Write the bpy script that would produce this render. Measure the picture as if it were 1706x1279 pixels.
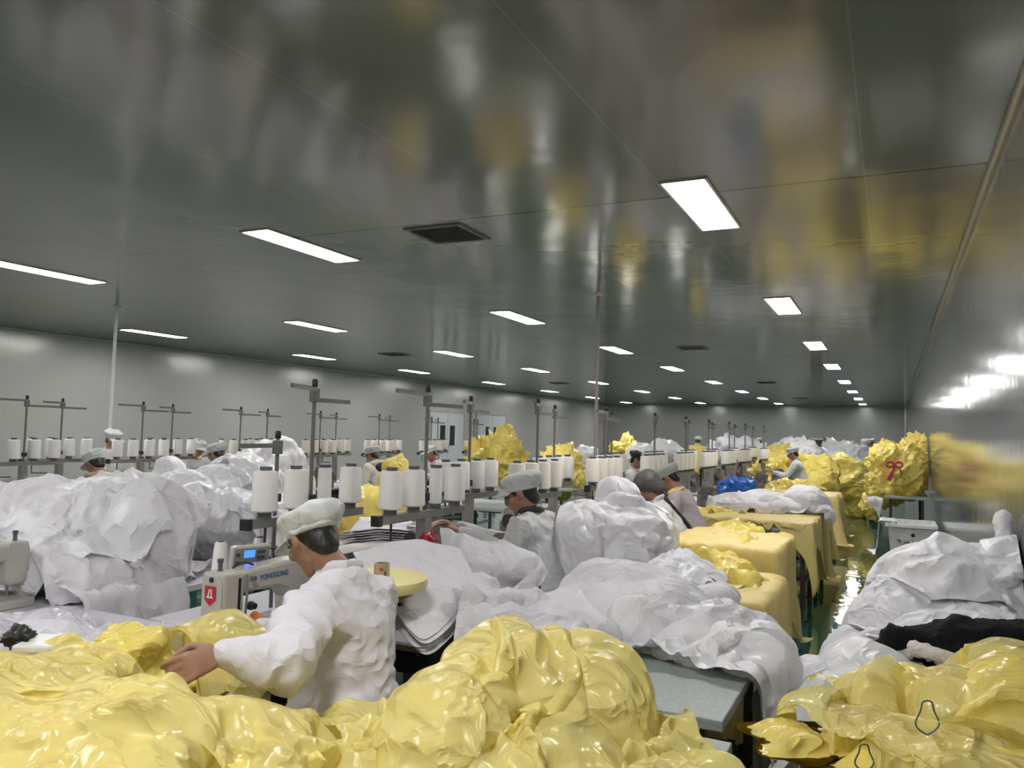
import bpy, bmesh, math, random
import numpy as np
from mathutils import Vector, Matrix, Euler
for o in list(bpy.data.objects): bpy.data.objects.remove(o)
random.seed(7)
PI = math.pi
scene = bpy.context.scene
C = scene.collection
# ------------------------------------------------------------------ camera
F_PX, CX, CY = 1310.0, 853.0, 639.5
EYE = np.array([0.0, 0.0, 1.6])
_d = np.array([634, 95.5, F_PX]); _d /= np.linalg.norm(_d)
_x = -np.array([-2709, 8.5, F_PX]); _x -= _d * _x.dot(_d); _x /= np.linalg.norm(_x)
_z = np.cross(_x, _d); _z /= np.linalg.norm(_z)
if _z[1] > 0: _z = -_z
R = np.array([_x, _d, _z])
cam_d = bpy.data.cameras.new('camera'); cam = bpy.data.objects.new('camera', cam_d); C.objects.link(cam)
cam_d.sensor_width = 36; cam_d.lens = 36 * F_PX / 1706; cam_d.clip_start = 0.05; cam_d.clip_end = 200
M = Matrix([[R[i][0], -R[i][1], -R[i][2]] for i in range(3)]).to_4x4()
M.translation = Vector(EYE); cam.matrix_world = M
scene.camera = cam
def P(px, py, depth):                     # point at a given distance in front of the viewpoint
    return EYE + R @ (np.array([px - CX, py - CY, F_PX]) * depth / F_PX)
def at(px, py, z):
    r = R @ np.array([px - CX, py - CY, F_PX]); return EYE + r * (z - EYE[2]) / r[2]
# ------------------------------------------------------------------ world, exposure
w = bpy.data.worlds.new('world'); scene.world = w; w.use_nodes = True
w.node_tree.nodes['Background'].inputs[0].default_value = (0.5, 0.55, 0.6, 1)
w.node_tree.nodes['Background'].inputs[1].default_value = 0.0
scene.view_settings.view_transform = 'Standard'; scene.view_settings.look = 'None'
scene.view_settings.gamma = 1; scene.view_settings.use_curve_mapping = False
scene.view_settings.exposure = 1.0
LIGHT = 26.0
# ------------------------------------------------------------------ materials
def mat(name, col, rough=.5, metal=0., coat=0., spec=.5, bump=None, emis=None, trans=0., noise=None, sss=0., aniso=0.):
    m = bpy.data.materials.new(name); m.use_nodes = True
    nt = m.node_tree; N = nt.nodes; L = nt.links; b = N['Principled BSDF']
    b.inputs['Base Color'].default_value = (*col, 1); b.inputs['Roughness'].default_value = rough
    b.inputs['Metallic'].default_value = metal; b.inputs['Coat Weight'].default_value = coat
    b.inputs['Specular IOR Level'].default_value = spec
    if aniso: b.inputs['Anisotropic'].default_value = aniso
    if emis: b.inputs['Emission Color'].default_value = (*emis[0], 1); b.inputs['Emission Strength'].default_value = emis[1]
    tc = N.new('ShaderNodeTexCoord')
    if noise:                                                  # (scale, amount, detail[, stretch])
        mp = N.new('ShaderNodeMapping'); L.new(tc.outputs['Object'], mp.inputs[0])
        if len(noise) > 3: mp.inputs['Scale'].default_value = noise[3]
        n = N.new('ShaderNodeTexNoise'); n.inputs['Scale'].default_value = noise[0]; n.inputs['Detail'].default_value = noise[2]
        L.new(mp.outputs[0], n.inputs[0])
        r = N.new('ShaderNodeMapRange'); r.inputs[1].default_value = .3; r.inputs[2].default_value = .7
        r.inputs[3].default_value = 1 - noise[1]; r.inputs[4].default_value = 1 + noise[1] * .4
        L.new(n.outputs[0], r.inputs[0])
        mx = N.new('ShaderNodeVectorMath'); mx.operation = 'SCALE'; mx.inputs[0].default_value = col
        L.new(r.outputs[0], mx.inputs['Scale']); L.new(mx.outputs[0], b.inputs['Base Color'])
    if bump:                                                   # (scale, strength, distance[, stretch])
        mp = N.new('ShaderNodeMapping'); L.new(tc.outputs['Object'], mp.inputs[0])
        if len(bump) > 3: mp.inputs['Scale'].default_value = bump[3]
        n = N.new('ShaderNodeTexNoise'); n.inputs['Scale'].default_value = bump[0]; n.inputs['Detail'].default_value = 3
        L.new(mp.outputs[0], n.inputs[0]); bp = N.new('ShaderNodeBump')
        bp.inputs['Strength'].default_value = bump[1]; bp.inputs['Distance'].default_value = bump[2]
        L.new(n.outputs[0], bp.inputs['Height']); L.new(bp.outputs[0], b.inputs['Normal'])
    if trans:
        t = N.new('ShaderNodeBsdfTranslucent'); t.inputs[0].default_value = (*[min(1, c * 1.05) for c in col], 1)
        mx = N.new('ShaderNodeMixShader'); mx.inputs[0].default_value = trans
        L.new(b.outputs[0], mx.inputs[1]); L.new(t.outputs[0], mx.inputs[2])
        L.new(mx.outputs[0], N['Material Output'].inputs[0])
    return m
def crinkle(m, scale, dist, strength=.6):                     # shader relief of crumpled cloth
    nt = m.node_tree; N = nt.nodes; L = nt.links; b = N['Principled BSDF']
    tc = N.new('ShaderNodeTexCoord'); n0 = N.new('ShaderNodeTexNoise'); n0.inputs['Scale'].default_value = scale * .5
    L.new(tc.outputs['Object'], n0.inputs[0])
    mx = N.new('ShaderNodeVectorMath'); mx.operation = 'MULTIPLY_ADD'; L.new(n0.outputs['Color'], mx.inputs[0]); mx.inputs[1].default_value = (.5 / scale * 4,) * 3; L.new(tc.outputs['Object'], mx.inputs[2])
    n = N.new('ShaderNodeTexNoise'); n.noise_type = 'RIDGED_MULTIFRACTAL'; n.normalize = False; n.inputs['Scale'].default_value = scale; n.inputs['Detail'].default_value = 3; n.inputs['Offset'].default_value = .9; n.inputs['Gain'].default_value = 1.5; n.inputs['Roughness'].default_value = .45
    L.new(mx.outputs[0], n.inputs[0]); bp = N.new('ShaderNodeBump'); bp.inputs['Strength'].default_value = strength; bp.inputs['Distance'].default_value = dist
    L.new(n.outputs[0], bp.inputs['Height']); old = b.inputs['Normal']
    if old.is_linked: L.new(old.links[0].from_socket, bp.inputs['Normal'])
    L.new(bp.outputs[0], old)
    for q in N:
        if q.type == 'BSDF_TRANSLUCENT': L.new(bp.outputs[0], q.inputs['Normal'])
    return m
def film(name, col, rough, clear, trans, bump):               # thin plastic film: partly see-through
    m = mat(name, col, rough, bump=bump, trans=trans)
    nt = m.node_tree; N = nt.nodes; L = nt.links
    out = N['Material Output']; src = out.inputs[0].links[0].from_socket
    tr = N.new('ShaderNodeBsdfTransparent'); tr.inputs[0].default_value = (*[min(1, c + .08) for c in col], 1)
    mx = N.new('ShaderNodeMixShader'); mx.inputs[0].default_value = clear
    L.new(src, mx.inputs[1]); L.new(tr.outputs[0], mx.inputs[2]); L.new(mx.outputs[0], out.inputs[0])
    return m
def seam_panel(name, col, rough, axis, pitch, offs, width, dark, ybands=(), metal=0., bump=None, coat=0., spec=.5):
    # painted steel sandwich panel with joints every `pitch` metres along `axis`
    m = mat(name, col, rough, metal=metal, bump=bump, coat=coat, spec=spec)
    nt = m.node_tree; N = nt.nodes; L = nt.links; b = N['Principled BSDF']
    g = N.new('ShaderNodeNewGeometry'); s = N.new('ShaderNodeSeparateXYZ'); L.new(g.outputs['Position'], s.inputs[0])
    def M_(op, a, bb=None, c=None):
        n = N.new('ShaderNodeMath'); n.operation = op
        for i, v in enumerate((a, bb, c)):
            if v is None: continue
            if isinstance(v, (int, float)): n.inputs[i].default_value = v
            else: L.new(v, n.inputs[i])
        return n.outputs[0]
    v = s.outputs['XYZ'.index(axis)]
    fr = M_('FRACT', M_('DIVIDE', M_('SUBTRACT', v, offs), pitch))
    d = M_('MULTIPLY', M_('MINIMUM', fr, M_('SUBTRACT', 1.0, fr)), pitch)
    line = M_('LESS_THAN', d, width)
    mx = N.new('ShaderNodeMix'); mx.data_type = 'RGBA'; L.new(line, mx.inputs[0])
    mx.inputs[6].default_value = (*col, 1); mx.inputs[7].default_value = (*dark, 1)
    band = 0.0
    for (ax, pos, wd) in ybands:
        e = M_('LESS_THAN', M_('ABSOLUTE', M_('SUBTRACT', s.outputs['XYZ'.index(ax)], pos)), wd); band = M_('MAXIMUM', band, e)
    mx2 = N.new('ShaderNodeMix'); mx2.data_type = 'RGBA'; L.new(mx.outputs[2], mx2.inputs[6]); mx2.inputs[7].default_value = (.10, .10, .09, 1)
    if ybands: L.new(band, mx2.inputs[0])
    else: mx2.inputs[0].default_value = 0
    L.new(mx2.outputs[2], b.inputs['Base Color'])
    return m
m_white = mat('white_nonwoven', (.80, .78, .82), .62, bump=(60, .12, .01), trans=.12)
m_white2 = mat('white_coated_cloth', (.86, .85, .88), .38, bump=(22, .25, .01), trans=.10)
m_coat = mat('white_cotton', (.72, .70, .75), .8, bump=(180, .15, .002), trans=.06)
m_greycoat = mat('pale_grey_cotton', (.56, .56, .56), .8, bump=(180, .15, .002))
m_lilac = mat('lilac_nonwoven', (.50, .42, .45), .75, bump=(120, .2, .003), trans=.1)
m_beige = mat('cream_cotton', (.74, .70, .64), .8, bump=(120, .15, .003))
m_yellow = film('yellow_film', (.975, .80, .21), .25, .04, .14, (14, .25, .01))
m_ysheet = film('yellow_sheer_film', (.98, .87, .37), .22, .30, .22, (18, .3, .01))
m_ycloth = mat('yellow_film_cloth', (.90, .72, .27), .5, bump=(40, .2, .006), trans=.2)
m_clear = film('clear_film', (.84, .83, .88), .10, .35, .1, (30, .8, .02))
m_thread = mat('white_thread', (.80, .78, .76), .55, bump=(260, .35, .002, (.05, .05, 1)))
m_thread2 = mat('cream_thread', (.76, .72, .64), .6, bump=(260, .35, .002, (.05, .05, 1)))
m_core = mat('dark_grey_plastic', (.09, .10, .12), .45)
m_black = mat('black_plastic', (.012, .012, .014), .4)
m_steel = mat('brushed_steel', (.36, .35, .33), .38, metal=.85, noise=(3, .25, 3))
m_rail = mat('grey_painted_rail', (.17, .17, .15), .45, metal=.3)
m_dark = mat('dark_metal', (.05, .045, .045), .45, metal=.4)
m_mach = mat('machine_enamel', (.50, .48, .43), .3, coat=.3, noise=(6, .08, 3))
m_machgrey = mat('worn_machine_casting', (.22, .20, .19), .38, metal=.5, noise=(14, .5, 4))
m_blue = mat('blue_lettering', (.02, .12, .30), .5)
m_red = mat('red_badge', (.45, .02, .03), .4)
m_whitep = mat('white_plastic', (.78, .78, .78), .35, noise=(9, .12, 4))
m_lcd = mat('blue_display', (.02, .05, .6), .3, emis=((.03, .12, 1.0), 1.6))
m_panelgrey = mat('panel_face', (.23, .24, .22), .5)
m_tabletop = mat('grey_laminate', (.33, .37, .35), .5, noise=(90, .18, 3))
m_whitetop = mat('white_laminate', (.62, .60, .66), .4)
m_edge = mat('brown_edge_band', (.13, .09, .06), .5)
m_darkgrey = mat('charcoal_panel', (.06, .06, .06), .6)
m_capm = mat('grey_cap_cloth', (.50, .51, .52), .8, bump=(150, .2, .002))
m_capw = mat('white_cap_gauze', (.74, .76, .78), .75, bump=(200, .3, .002), trans=.1, noise=(14, .22, 3))
m_capg = mat('greygreen_cap_cloth', (.34, .35, .32), .8, bump=(150, .2, .002))
m_net = mat('dark_hair_net', (.09, .085, .09), .6, bump=(60, .6, .004), noise=(20, .35, 3))
m_skin = mat('skin', (.34, .18, .12), .5, noise=(25, .12, 3))
m_hand = mat('hand_skin', (.34, .17, .11), .5, noise=(30, .15, 3))
m_hair = mat('black_hair', (.012, .010, .010), .42, bump=(90, .5, .004, (1, 1, .1)))
m_trous = mat('dark_trousers', (.03, .03, .04), .85)
m_fur = mat('tan_fur', (.42, .33, .24), .9, bump=(120, 1.0, .01))
m_furw = mat('pale_fleece', (.72, .66, .60), .9, bump=(90, 1.0, .01))
m_maroon = mat('maroon_knit', (.22, .02, .05), .85)
m_blackcloth = mat('black_cloth', (.008, .008, .010), .85, spec=.2, bump=(60, .3, .004))
m_bluefilm = mat('blue_film', (.02, .15, .55), .25, bump=(18, .4, .01), trans=.2)
m_cyan = mat('turquoise_film', (.10, .50, .55), .3, trans=.2)
m_redbag = mat('red_bag', (.32, .01, .02), .25, bump=(30, .6, .01))
m_orange = mat('orange_packet', (.6, .16, .03), .35, noise=(30, .6, 3))
m_foam = mat('yellow_foam', (.85, .74, .36), .8, bump=(150, .3, .003))
m_wood = mat('reddish_wood', (.19, .08, .04), .5)
m_tape = mat('brown_tape', (.38, .30, .22), .25, coat=.5)
m_pink = mat('pink_ribbon', (.55, .05, .12), .5)
m_aluminium = mat('aluminium_trim', (.52, .50, .44), .3, metal=.8)
m_doorw = mat('pale_door_panel', (.55, .57, .58), .4)
m_glassd = mat('dark_door_glass', (.03, .035, .04), .08)
m_opening = mat('dark_green_door', (.015, .03, .025), .3)
m_lamp = mat('lamp_diffuser', (.9, .9, .9), .5, emis=((1.0, .985, .96), LIGHT))
m_ceil = seam_panel('ceiling_panels', (.29, .29, .268), .15, 'X', 1.19, -.147, .004, (.37, .37, .34), metal=.4,
                    ybands=(('Y', 5.13, .012), ('Y', 12.9, .014), ('Y', 20.5, .02), ('Y', 28, .02)), bump=(.9, .045, .25))
m_wall = seam_panel('wall_panels', (.50, .495, .48), .24, 'Y', 1.19, .2, .003, (.43, .43, .42), metal=.15, bump=(1.6, .05, .15))
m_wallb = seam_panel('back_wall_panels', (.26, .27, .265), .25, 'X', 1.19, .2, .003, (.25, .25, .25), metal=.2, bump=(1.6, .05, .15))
m_wallr = seam_panel('polished_wall_panels', (.50, .52, .54), .12, 'Y', 1.19, .5, .003, (.50, .50, .48), metal=.8,
                     bump=(3.0, .05, .03, (1, 2.2, .15)))
b_ = m_wallr.node_tree.nodes['Principled BSDF']; b_.inputs['Anisotropic'].default_value = .85; b_.inputs['Anisotropic Rotation'].default_value = .25
tg_ = m_wallr.node_tree.nodes.new('ShaderNodeTangent'); tg_.direction_type = 'RADIAL'; tg_.axis = 'Z'; m_wallr.node_tree.links.new(tg_.outputs[0], b_.inputs['Tangent'])
for m_, sc_, ds_ in ((m_white, 5.5, .032), (m_white2, 6.5, .032), (m_yellow, 6, .045), (m_ysheet, 7, .045), (m_coat, 8, .016), (m_greycoat, 8, .016), (m_lilac, 7, .01), (m_beige, 7, .01), (m_bluefilm, 7, .02), (m_ycloth, 3, .008), (m_capw, 14, .006), (m_capm, 14, .006), (m_blackcloth, 7, .02)):
    crinkle(m_, sc_, ds_)
m_floor = mat('green_epoxy', (.010, .070, .045), .055, spec=.7, bump=(4.0, .10, .05), coat=.4)
# ------------------------------------------------------------------ helpers
def link(name, me, material, parent=None, loc=None, smooth=False):
    o = bpy.data.objects.new(name, me); C.objects.link(o)
    if material: me.materials.append(material)
    if parent: o.parent = parent
    if loc is not None: o.location = loc
    if smooth: me.polygons.foreach_set('use_smooth', np.ones(len(me.polygons), bool))
    return o
def tag(o, label=None, cat=None, group=None, kind=None):
    if label: o['label'] = label
    if cat: o['category'] = cat
    if group: o['group'] = group
    if kind: o['kind'] = kind
    return o
def empty(name, loc=(0, 0, 0), rz=0, label=None, cat=None, group=None):
    o = bpy.data.objects.new(name, None); C.objects.link(o); o.location = loc; o.rotation_euler = (0, 0, rz)
    o.empty_display_size = .1
    return tag(o, label, cat, group)
def copy_tree(o, parent=None):
    c = o.copy(); C.objects.link(c); c.parent = parent
    for ch in list(o.children): copy_tree(ch, c)
    return c
class MB:
    def __init__(s): s.bm = bmesh.new()
    def box(s, x0, x1, y0, y1, z0, z1, bev=0.0, mtx=None):
        r = bmesh.ops.create_cube(s.bm, size=1); vs = r['verts']
        for v in vs: v.co = Vector(((x0 + x1) / 2 + v.co.x * (x1 - x0), (y0 + y1) / 2 + v.co.y * (y1 - y0), (z0 + z1) / 2 + v.co.z * (z1 - z0)))
        if bev:
            es = list({e for v in vs for e in v.link_edges})
            rr = bmesh.ops.bevel(s.bm, geom=es, offset=bev, segments=2, affect='EDGES', profile=.6)
            vs = [v for v in rr['verts']] if mtx is not None else vs
        if mtx is not None: bmesh.ops.transform(s.bm, matrix=mtx, verts=list({v for v in vs if v.is_valid}))
        return s
    def tube(s, pts, r, n=10, cap=True):
        pts = [Vector(p) for p in pts]; rings = []
        rr = r if isinstance(r, (list, tuple)) else [r] * len(pts)
        up = None
        for i, p in enumerate(pts):
            t = (pts[min(i + 1, len(pts) - 1)] - pts[max(i - 1, 0)]).normalized()
            if up is None: up = Vector((0, 0, 1)) if abs(t.z) < .9 else Vector((1, 0, 0))
            u = (up - t * up.dot(t)).normalized(); up = u; v = t.cross(u)
            rings.append([s.bm.verts.new(p + (u * math.cos(a) + v * math.sin(a)) * rr[i]) for a in [2 * PI * k / n for k in range(n)]])
        for a, b in zip(rings, rings[1:]):
            for k in range(n): s.bm.faces.new((a[k], a[(k + 1) % n], b[(k + 1) % n], b[k]))
        if cap: s.bm.faces.new(rings[0][::-1]); s.bm.faces.new(rings[-1])
        return s
    def lathe(s, prof, cx=0, cy=0, cz=0, n=24, axis='Z'):
        rings = []
        for (r, z) in prof:
            ring = []
            for k in range(n):
                a = 2 * PI * k / n; c, q = r * math.cos(a), r * math.sin(a)
                co = {'Z': (cx + c, cy + q, cz + z), 'X': (cx + z, cy + c, cz + q), 'Y': (cx + q, cy + z, cz + c)}[axis]
                ring.append(s.bm.verts.new(co))
            rings.append(ring)
        for a, b in zip(rings, rings[1:]):
            for k in range(n): s.bm.faces.new((a[k], a[(k + 1) % n], b[(k + 1) % n], b[k]))
        s.bm.faces.new(rings[0][::-1]); s.bm.faces.new(rings[-1])
        return s
    def prism(s, poly, h0, h1, axis='Y'):
        f = {'Y': lambda a, b, h: (a, h, b), 'X': lambda a, b, h: (h, a, b), 'Z': lambda a, b, h: (a, b, h)}[axis]
        A = [s.bm.verts.new(f(a, b, h0)) for a, b in poly]; B = [s.bm.verts.new(f(a, b, h1)) for a, b in poly]
        n = len(poly)
        for k in range(n): s.bm.faces.new((A[k], A[(k + 1) % n], B[(k + 1) % n], B[k]))
        s.bm.faces.new(A[::-1]); s.bm.faces.new(B)
        return s
    def build(s, name, m, parent=None, smooth=False, bevel=0.0, loc=None):
        bmesh.ops.recalc_face_normals(s.bm, faces=s.bm.faces)
        me = bpy.data.meshes.new(name); s.bm.to_mesh(me); s.bm.free()
        o = link(name, me, m, parent, loc, False)
        if smooth:
            me.polygons.foreach_set('use_smooth', np.ones(len(me.polygons), bool))
            me.set_sharp_from_angle(angle=math.radians(40))
        if bevel:
            b = o.modifiers.new('bevel', 'BEVEL'); b.width = bevel; b.segments = 2; b.limit_method = 'ANGLE'
        return o
# ---- numpy noise
_rs = np.random.RandomState(3); _perm = _rs.permutation(4096); _val = _rs.rand(4096)
def _h(i, j, k): return _val[_perm[(_perm[(_perm[i & 4095] + j) & 4095] + k) & 4095]]
def vnoise(p):
    i = np.floor(p).astype(int); f = p - i; f = f * f * f * (f * (f * 6 - 15) + 10)
    r = 0
    for a in (0, 1):
        wa = f[:, 0] if a else 1 - f[:, 0]
        for b in (0, 1):
            wb = f[:, 1] if b else 1 - f[:, 1]
            for c in (0, 1):
                wc = f[:, 2] if c else 1 - f[:, 2]
                r = r + wa * wb * wc * _h(i[:, 0] + a, i[:, 1] + b, i[:, 2] + c)
    return r * 2 - 1
def vnoise3(p): return np.stack([vnoise(p + 17.3), vnoise(p + 41.7), vnoise(p + 93.1)], 1)
def crease(p, scale=6., seed=0, ridge=1.6):
    """folded-cloth relief: cells with their own fold direction, sharp ridges inside"""
    rs = np.random.RandomState(seed); q = p * scale + rs.rand(3) * 50
    q = q + .55 * vnoise3(q * .6); tot = np.zeros(len(p)); wsum = np.zeros(len(p))
    lo, hi = p.min(0) * scale, p.max(0) * scale
    for k in range(5):                                  # five blended fold directions
        d = rs.randn(3); d /= np.linalg.norm(d); e = np.cross(d, rs.randn(3)); e /= np.linalg.norm(e)
        wgt = np.exp(3.0 * vnoise(q * .45 + k * 13.7)); s_ = q - np.outer(q @ d, d) * .75
        n = 1 - np.abs(vnoise(s_ * 1.1 + k * 7.7)) * 2
        tot += wgt * (np.abs(n) ** ridge * np.sign(n)); wsum += wgt
    return tot / wsum
def ridged(p, scale=3., seed=0, octv=4, aniso=.55, gain=.5, warp=.5, sharp=1.0):
    rs = np.random.RandomState(seed); q = p * scale + rs.rand(3) * 60
    q = q + warp * vnoise3(q * .55) + warp * .4 * vnoise3(q * 1.3)
    tot = np.zeros(len(p)); amp = 1.; wt = np.ones(len(p)); nrm = 0
    for o in range(octv):
        acc = np.zeros(len(p)); ws = np.zeros(len(p))
        for k in range(3):
            d = rs.randn(3); d /= np.linalg.norm(d)
            s_ = q - np.outer(q @ d, d) * aniso
            g = np.clip(vnoise(q * .5 + 31.7 * k + o) * 3 + .5, 0, 1) ** 2 + .02
            acc += g * (1 - np.abs(vnoise(s_ * (1 + .2 * k) + k * 7.7)) * 1.6) ; ws += g
        n = acc / ws; n = np.clip(n, -.6, 1)
        n = np.sign(n) * np.abs(n) ** (1 + sharp * .5)
        tot += amp * wt * n; nrm += amp; wt = np.clip(n * 1.3 + .35, .15, 1); amp *= gain; q = q * 2.05 + 5.3
    return tot / nrm - .25
def verts_of(me):
    a = np.empty(len(me.vertices) * 3, np.float32); me.vertices.foreach_get('co', a); return a.reshape(-1, 3).astype(float)
def normals_of(me):
    a = np.empty(len(me.vertices) * 3, np.float32); me.vertices.foreach_get('normal', a); return a.reshape(-1, 3).astype(float)
def set_verts(me, v): me.vertices.foreach_set('co', v.astype(np.float32).ravel()); me.update()
def rotm(rx=0, ry=0, rz=0): return np.array(Euler((rx, ry, rz)).to_matrix())
_sph = None
def sphere_pts():
    global _sph
    if _sph is None:
        n = 60; k = np.arange(n) + .5; ph = np.arccos(1 - 2 * k / n); th = PI * (1 + 5 ** .5) * k
        _sph = np.stack([np.cos(th) * np.sin(ph), np.sin(th) * np.sin(ph), np.cos(ph)], 1)
    return _sph
def blob(name, prims, voxel, material, parent=None, smooth=3, disp=None, cut=None):
    """prims: list of groups; each group is a list of (centre, radii, rot) ellipsoids whose convex hull is taken"""
    bm = bmesh.new()
    for g in prims:
        vs = []
        for e in g:
            c, r = e[0], e[1]; rot = e[2] if len(e) > 2 and e[2] is not None else None
            r = np.array([r] * 3 if np.isscalar(r) else r); pts = sphere_pts() * r
            if rot is not None: pts = pts @ np.array(rot).T
            pts = pts + np.array(c)
            vs += [bm.verts.new(p) for p in pts]
        res = bmesh.ops.convex_hull(bm, input=vs)
        bmesh.ops.delete(bm, geom=list({x for x in res['geom_interior'] if isinstance(x, bmesh.types.BMVert)}), context='VERTS')
    bmesh.ops.recalc_face_normals(bm, faces=bm.faces)
    me = bpy.data.meshes.new('tmp'); bm.to_mesh(me); bm.free()
    o = bpy.data.objects.new('tmp', me); C.objects.link(o)
    md = o.modifiers.new('r', 'REMESH'); md.mode = 'VOXEL'; md.voxel_size = voxel
    if smooth:
        sm = o.modifiers.new('s', 'SMOOTH'); sm.factor = .5; sm.iterations = smooth
    dg = bpy.context.evaluated_depsgraph_get(); out = bpy.data.meshes.new_from_object(o.evaluated_get(dg))
    bpy.data.objects.remove(o); bpy.data.meshes.remove(me); out.name = name; out.materials.clear()
    if disp:
        v = verts_of(out); n = normals_of(out); set_verts(out, disp(v, n))
    return link(name, out, material, parent, None, True)
# ---- cloth sheet settled over obstacles (position based dynamics)
def settle(pos, nu, nv, ell=(), boxes=(), floor=None, grow=1.15, iters=160, bend=.25, grav=.0006, fric=.6, seed=0, jitter=.004,
           pin=None, thick=.006, rest0=None):
    """pos: (nu*nv,3) grid. ell: (centre, radii) ellipsoids. boxes: (x0,x1,y0,y1,ztop). Rest lengths grow so that the sheet wrinkles."""
    rs = np.random.RandomState(seed)
    X = pos.reshape(nu, nv, 3).copy()
    sets = []
    def add(di, dj, k, par):
        A = (slice(0, nu - di), slice(0, nv - dj) if dj >= 0 else slice(-dj, nv))
        B = (slice(di, nu), slice(dj, nv) if dj >= 0 else slice(0, nv + dj))
        sets.append((A, B, k))
    add(1, 0, 1., 0); add(0, 1, 1., 0); add(1, 1, .6, 0); add(1, -1, .6, 0); add(2, 0, bend, 0); add(0, 2, bend, 0)
    if rest0 is None: rest0 = X
    rest = [np.linalg.norm(rest0[B] - rest0[A], axis=2) for A, B, k in sets]
    X += rs.randn(nu, nv, 3) * jitter
    V = np.zeros_like(X)
    E = [(np.array(e[0], float), np.array([e[1]] * 3 if np.isscalar(e[1]) else e[1], float) + thick, np.array(e[2]) if len(e) > 2 and e[2] is not None else np.eye(3)) for e in ell]
    for it in range(iters):
        g = 1 + (grow - 1) * min(1, (it + 1) / (iters * .6))
        old = X.copy()
        V = V * .93; V[..., 2] -= grav; X = X + V
        for rep in range(3):
            acc = np.zeros_like(X); cnt = np.zeros((nu, nv, 1))
            for (A, B, k), L0 in zip(sets, rest):
                d = X[B] - X[A]; l = np.linalg.norm(d, axis=2) + 1e-9
                c = (.5 * k * (l - L0 * g) / l)[..., None] * d
                if k <= .35: c = np.where((l < L0 * g)[..., None], c, c * .3)
                acc[A] += c; acc[B] -= c; cnt[A] += k; cnt[B] += k
            X = X + acc / np.maximum(cnt, 1) * 1.5
            hit = np.zeros((nu, nv), bool)
            for c, r, Q in E:
                near = np.abs(X - c).max(2) < r.max()
                if not near.any(): continue
                q = ((X[near] - c) @ Q) / r; l = np.sqrt((q * q).sum(1)); ins = l < 1
                if ins.any():
                    Xn = X[near]; Xn[ins] = c + (q[ins] / np.maximum(l[ins], .05)[:, None] * r) @ Q.T; X[near] = Xn
                    hn = hit[near]; hn |= ins; hit[near] = hn
            for (x0, x1, y0, y1, zt) in boxes:
                x, y, z = X[..., 0], X[..., 1], X[..., 2]
                ins = (x > x0 - thick) & (x < x1 + thick) & (y > y0 - thick) & (y < y1 + thick) & (z < zt + thick)
                dz = zt + thick - z; dx = np.minimum(x - x0 + thick, x1 + thick - x); dy = np.minimum(y - y0 + thick, y1 + thick - y)
                top = ins & ((dz <= np.minimum(dx, dy)) | (dz < .10)); X[..., 2][top] = zt + thick; hit |= top
                sx = ins & ~top & (dx <= dy); sy = ins & ~top & ~sx
                xm, ym = (x0 + x1) / 2, (y0 + y1) / 2
                X[..., 0][sx] = np.where(x[sx] < xm, x0 - thick, x1 + thick); X[..., 1][sy] = np.where(y[sy] < ym, y0 - thick, y1 + thick)
            if floor is not None:
                lo = X[..., 2] < floor + thick; X[..., 2][lo] = floor + thick; hit |= lo
            if hit.any(): X[hit] = old[hit] * fric + X[hit] * (1 - fric) if rep == 0 else X[hit]
            if pin is not None: X[pin[0]] = pin[1]
        V = X - old; sp = np.linalg.norm(V, axis=2, keepdims=True); V = V * np.minimum(1, .02 / (sp + 1e-9))
    return X.reshape(-1, 3)
def grid_mesh(name, V, nu, nv, material, parent=None, subd=1, thick=0.0):
    me = bpy.data.meshes.new(name)
    idx = np.arange(nu * nv).reshape(nu, nv)
    F = np.stack([idx[:-1, :-1], idx[1:, :-1], idx[1:, 1:], idx[:-1, 1:]], -1).reshape(-1, 4)
    me.vertices.add(nu * nv); me.vertices.foreach_set('co', V.astype(np.float32).ravel())
    me.loops.add(F.size); me.loops.foreach_set('vertex_index', F.ravel().astype(np.int32))
    me.polygons.add(len(F)); me.polygons.foreach_set('loop_start', np.arange(0, F.size, 4, dtype=np.int32))
    me.update(calc_edges=True); me.validate()
    o = link(name, me, material, parent, None, True)
    if thick: s = o.modifiers.new('t', 'SOLIDIFY'); s.thickness = thick; s.offset = 1
    if subd: s = o.modifiers.new('s', 'SUBSURF'); s.levels = subd; s.render_levels = subd
    return o
def sheet_over(name, cx, cy, z, w, d, rz, ell=(), boxes=(), material=None, parent=None, n=90, seed=0, floor=None, bend=.1, grav=.002,
               subd=1, dome=.2, thick=.006, amp=.12, scale=3., aniso=.85, gain=.45, it=60, octv=4, lift=.3, fric=.5, grow=1.06):
    """a loose sheet laid over the lumps below it, then thrown into folds"""
    nu = n; nv = max(12, int(n * d / w))
    u = np.linspace(-w / 2, w / 2, nu); v = np.linspace(-d / 2, d / 2, nv); U, Vv = np.meshgrid(u, v, indexing='ij')
    c, s = math.cos(rz), math.sin(rz)
    X = np.stack([cx + c * U - s * Vv, cy + s * U + c * Vv, z - dome * ((2 * U / w) ** 2 + (2 * Vv / d) ** 2) * .5], -1).reshape(-1, 3)
    V = settle(X, nu, nv, ell, boxes, floor, grow, it, bend, grav, fric, seed, thick=thick)
    return fold_grid(name, V, X, nu, nv, material, parent, subd, scale, seed, octv, aniso, gain, amp, lift, floor)
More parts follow.
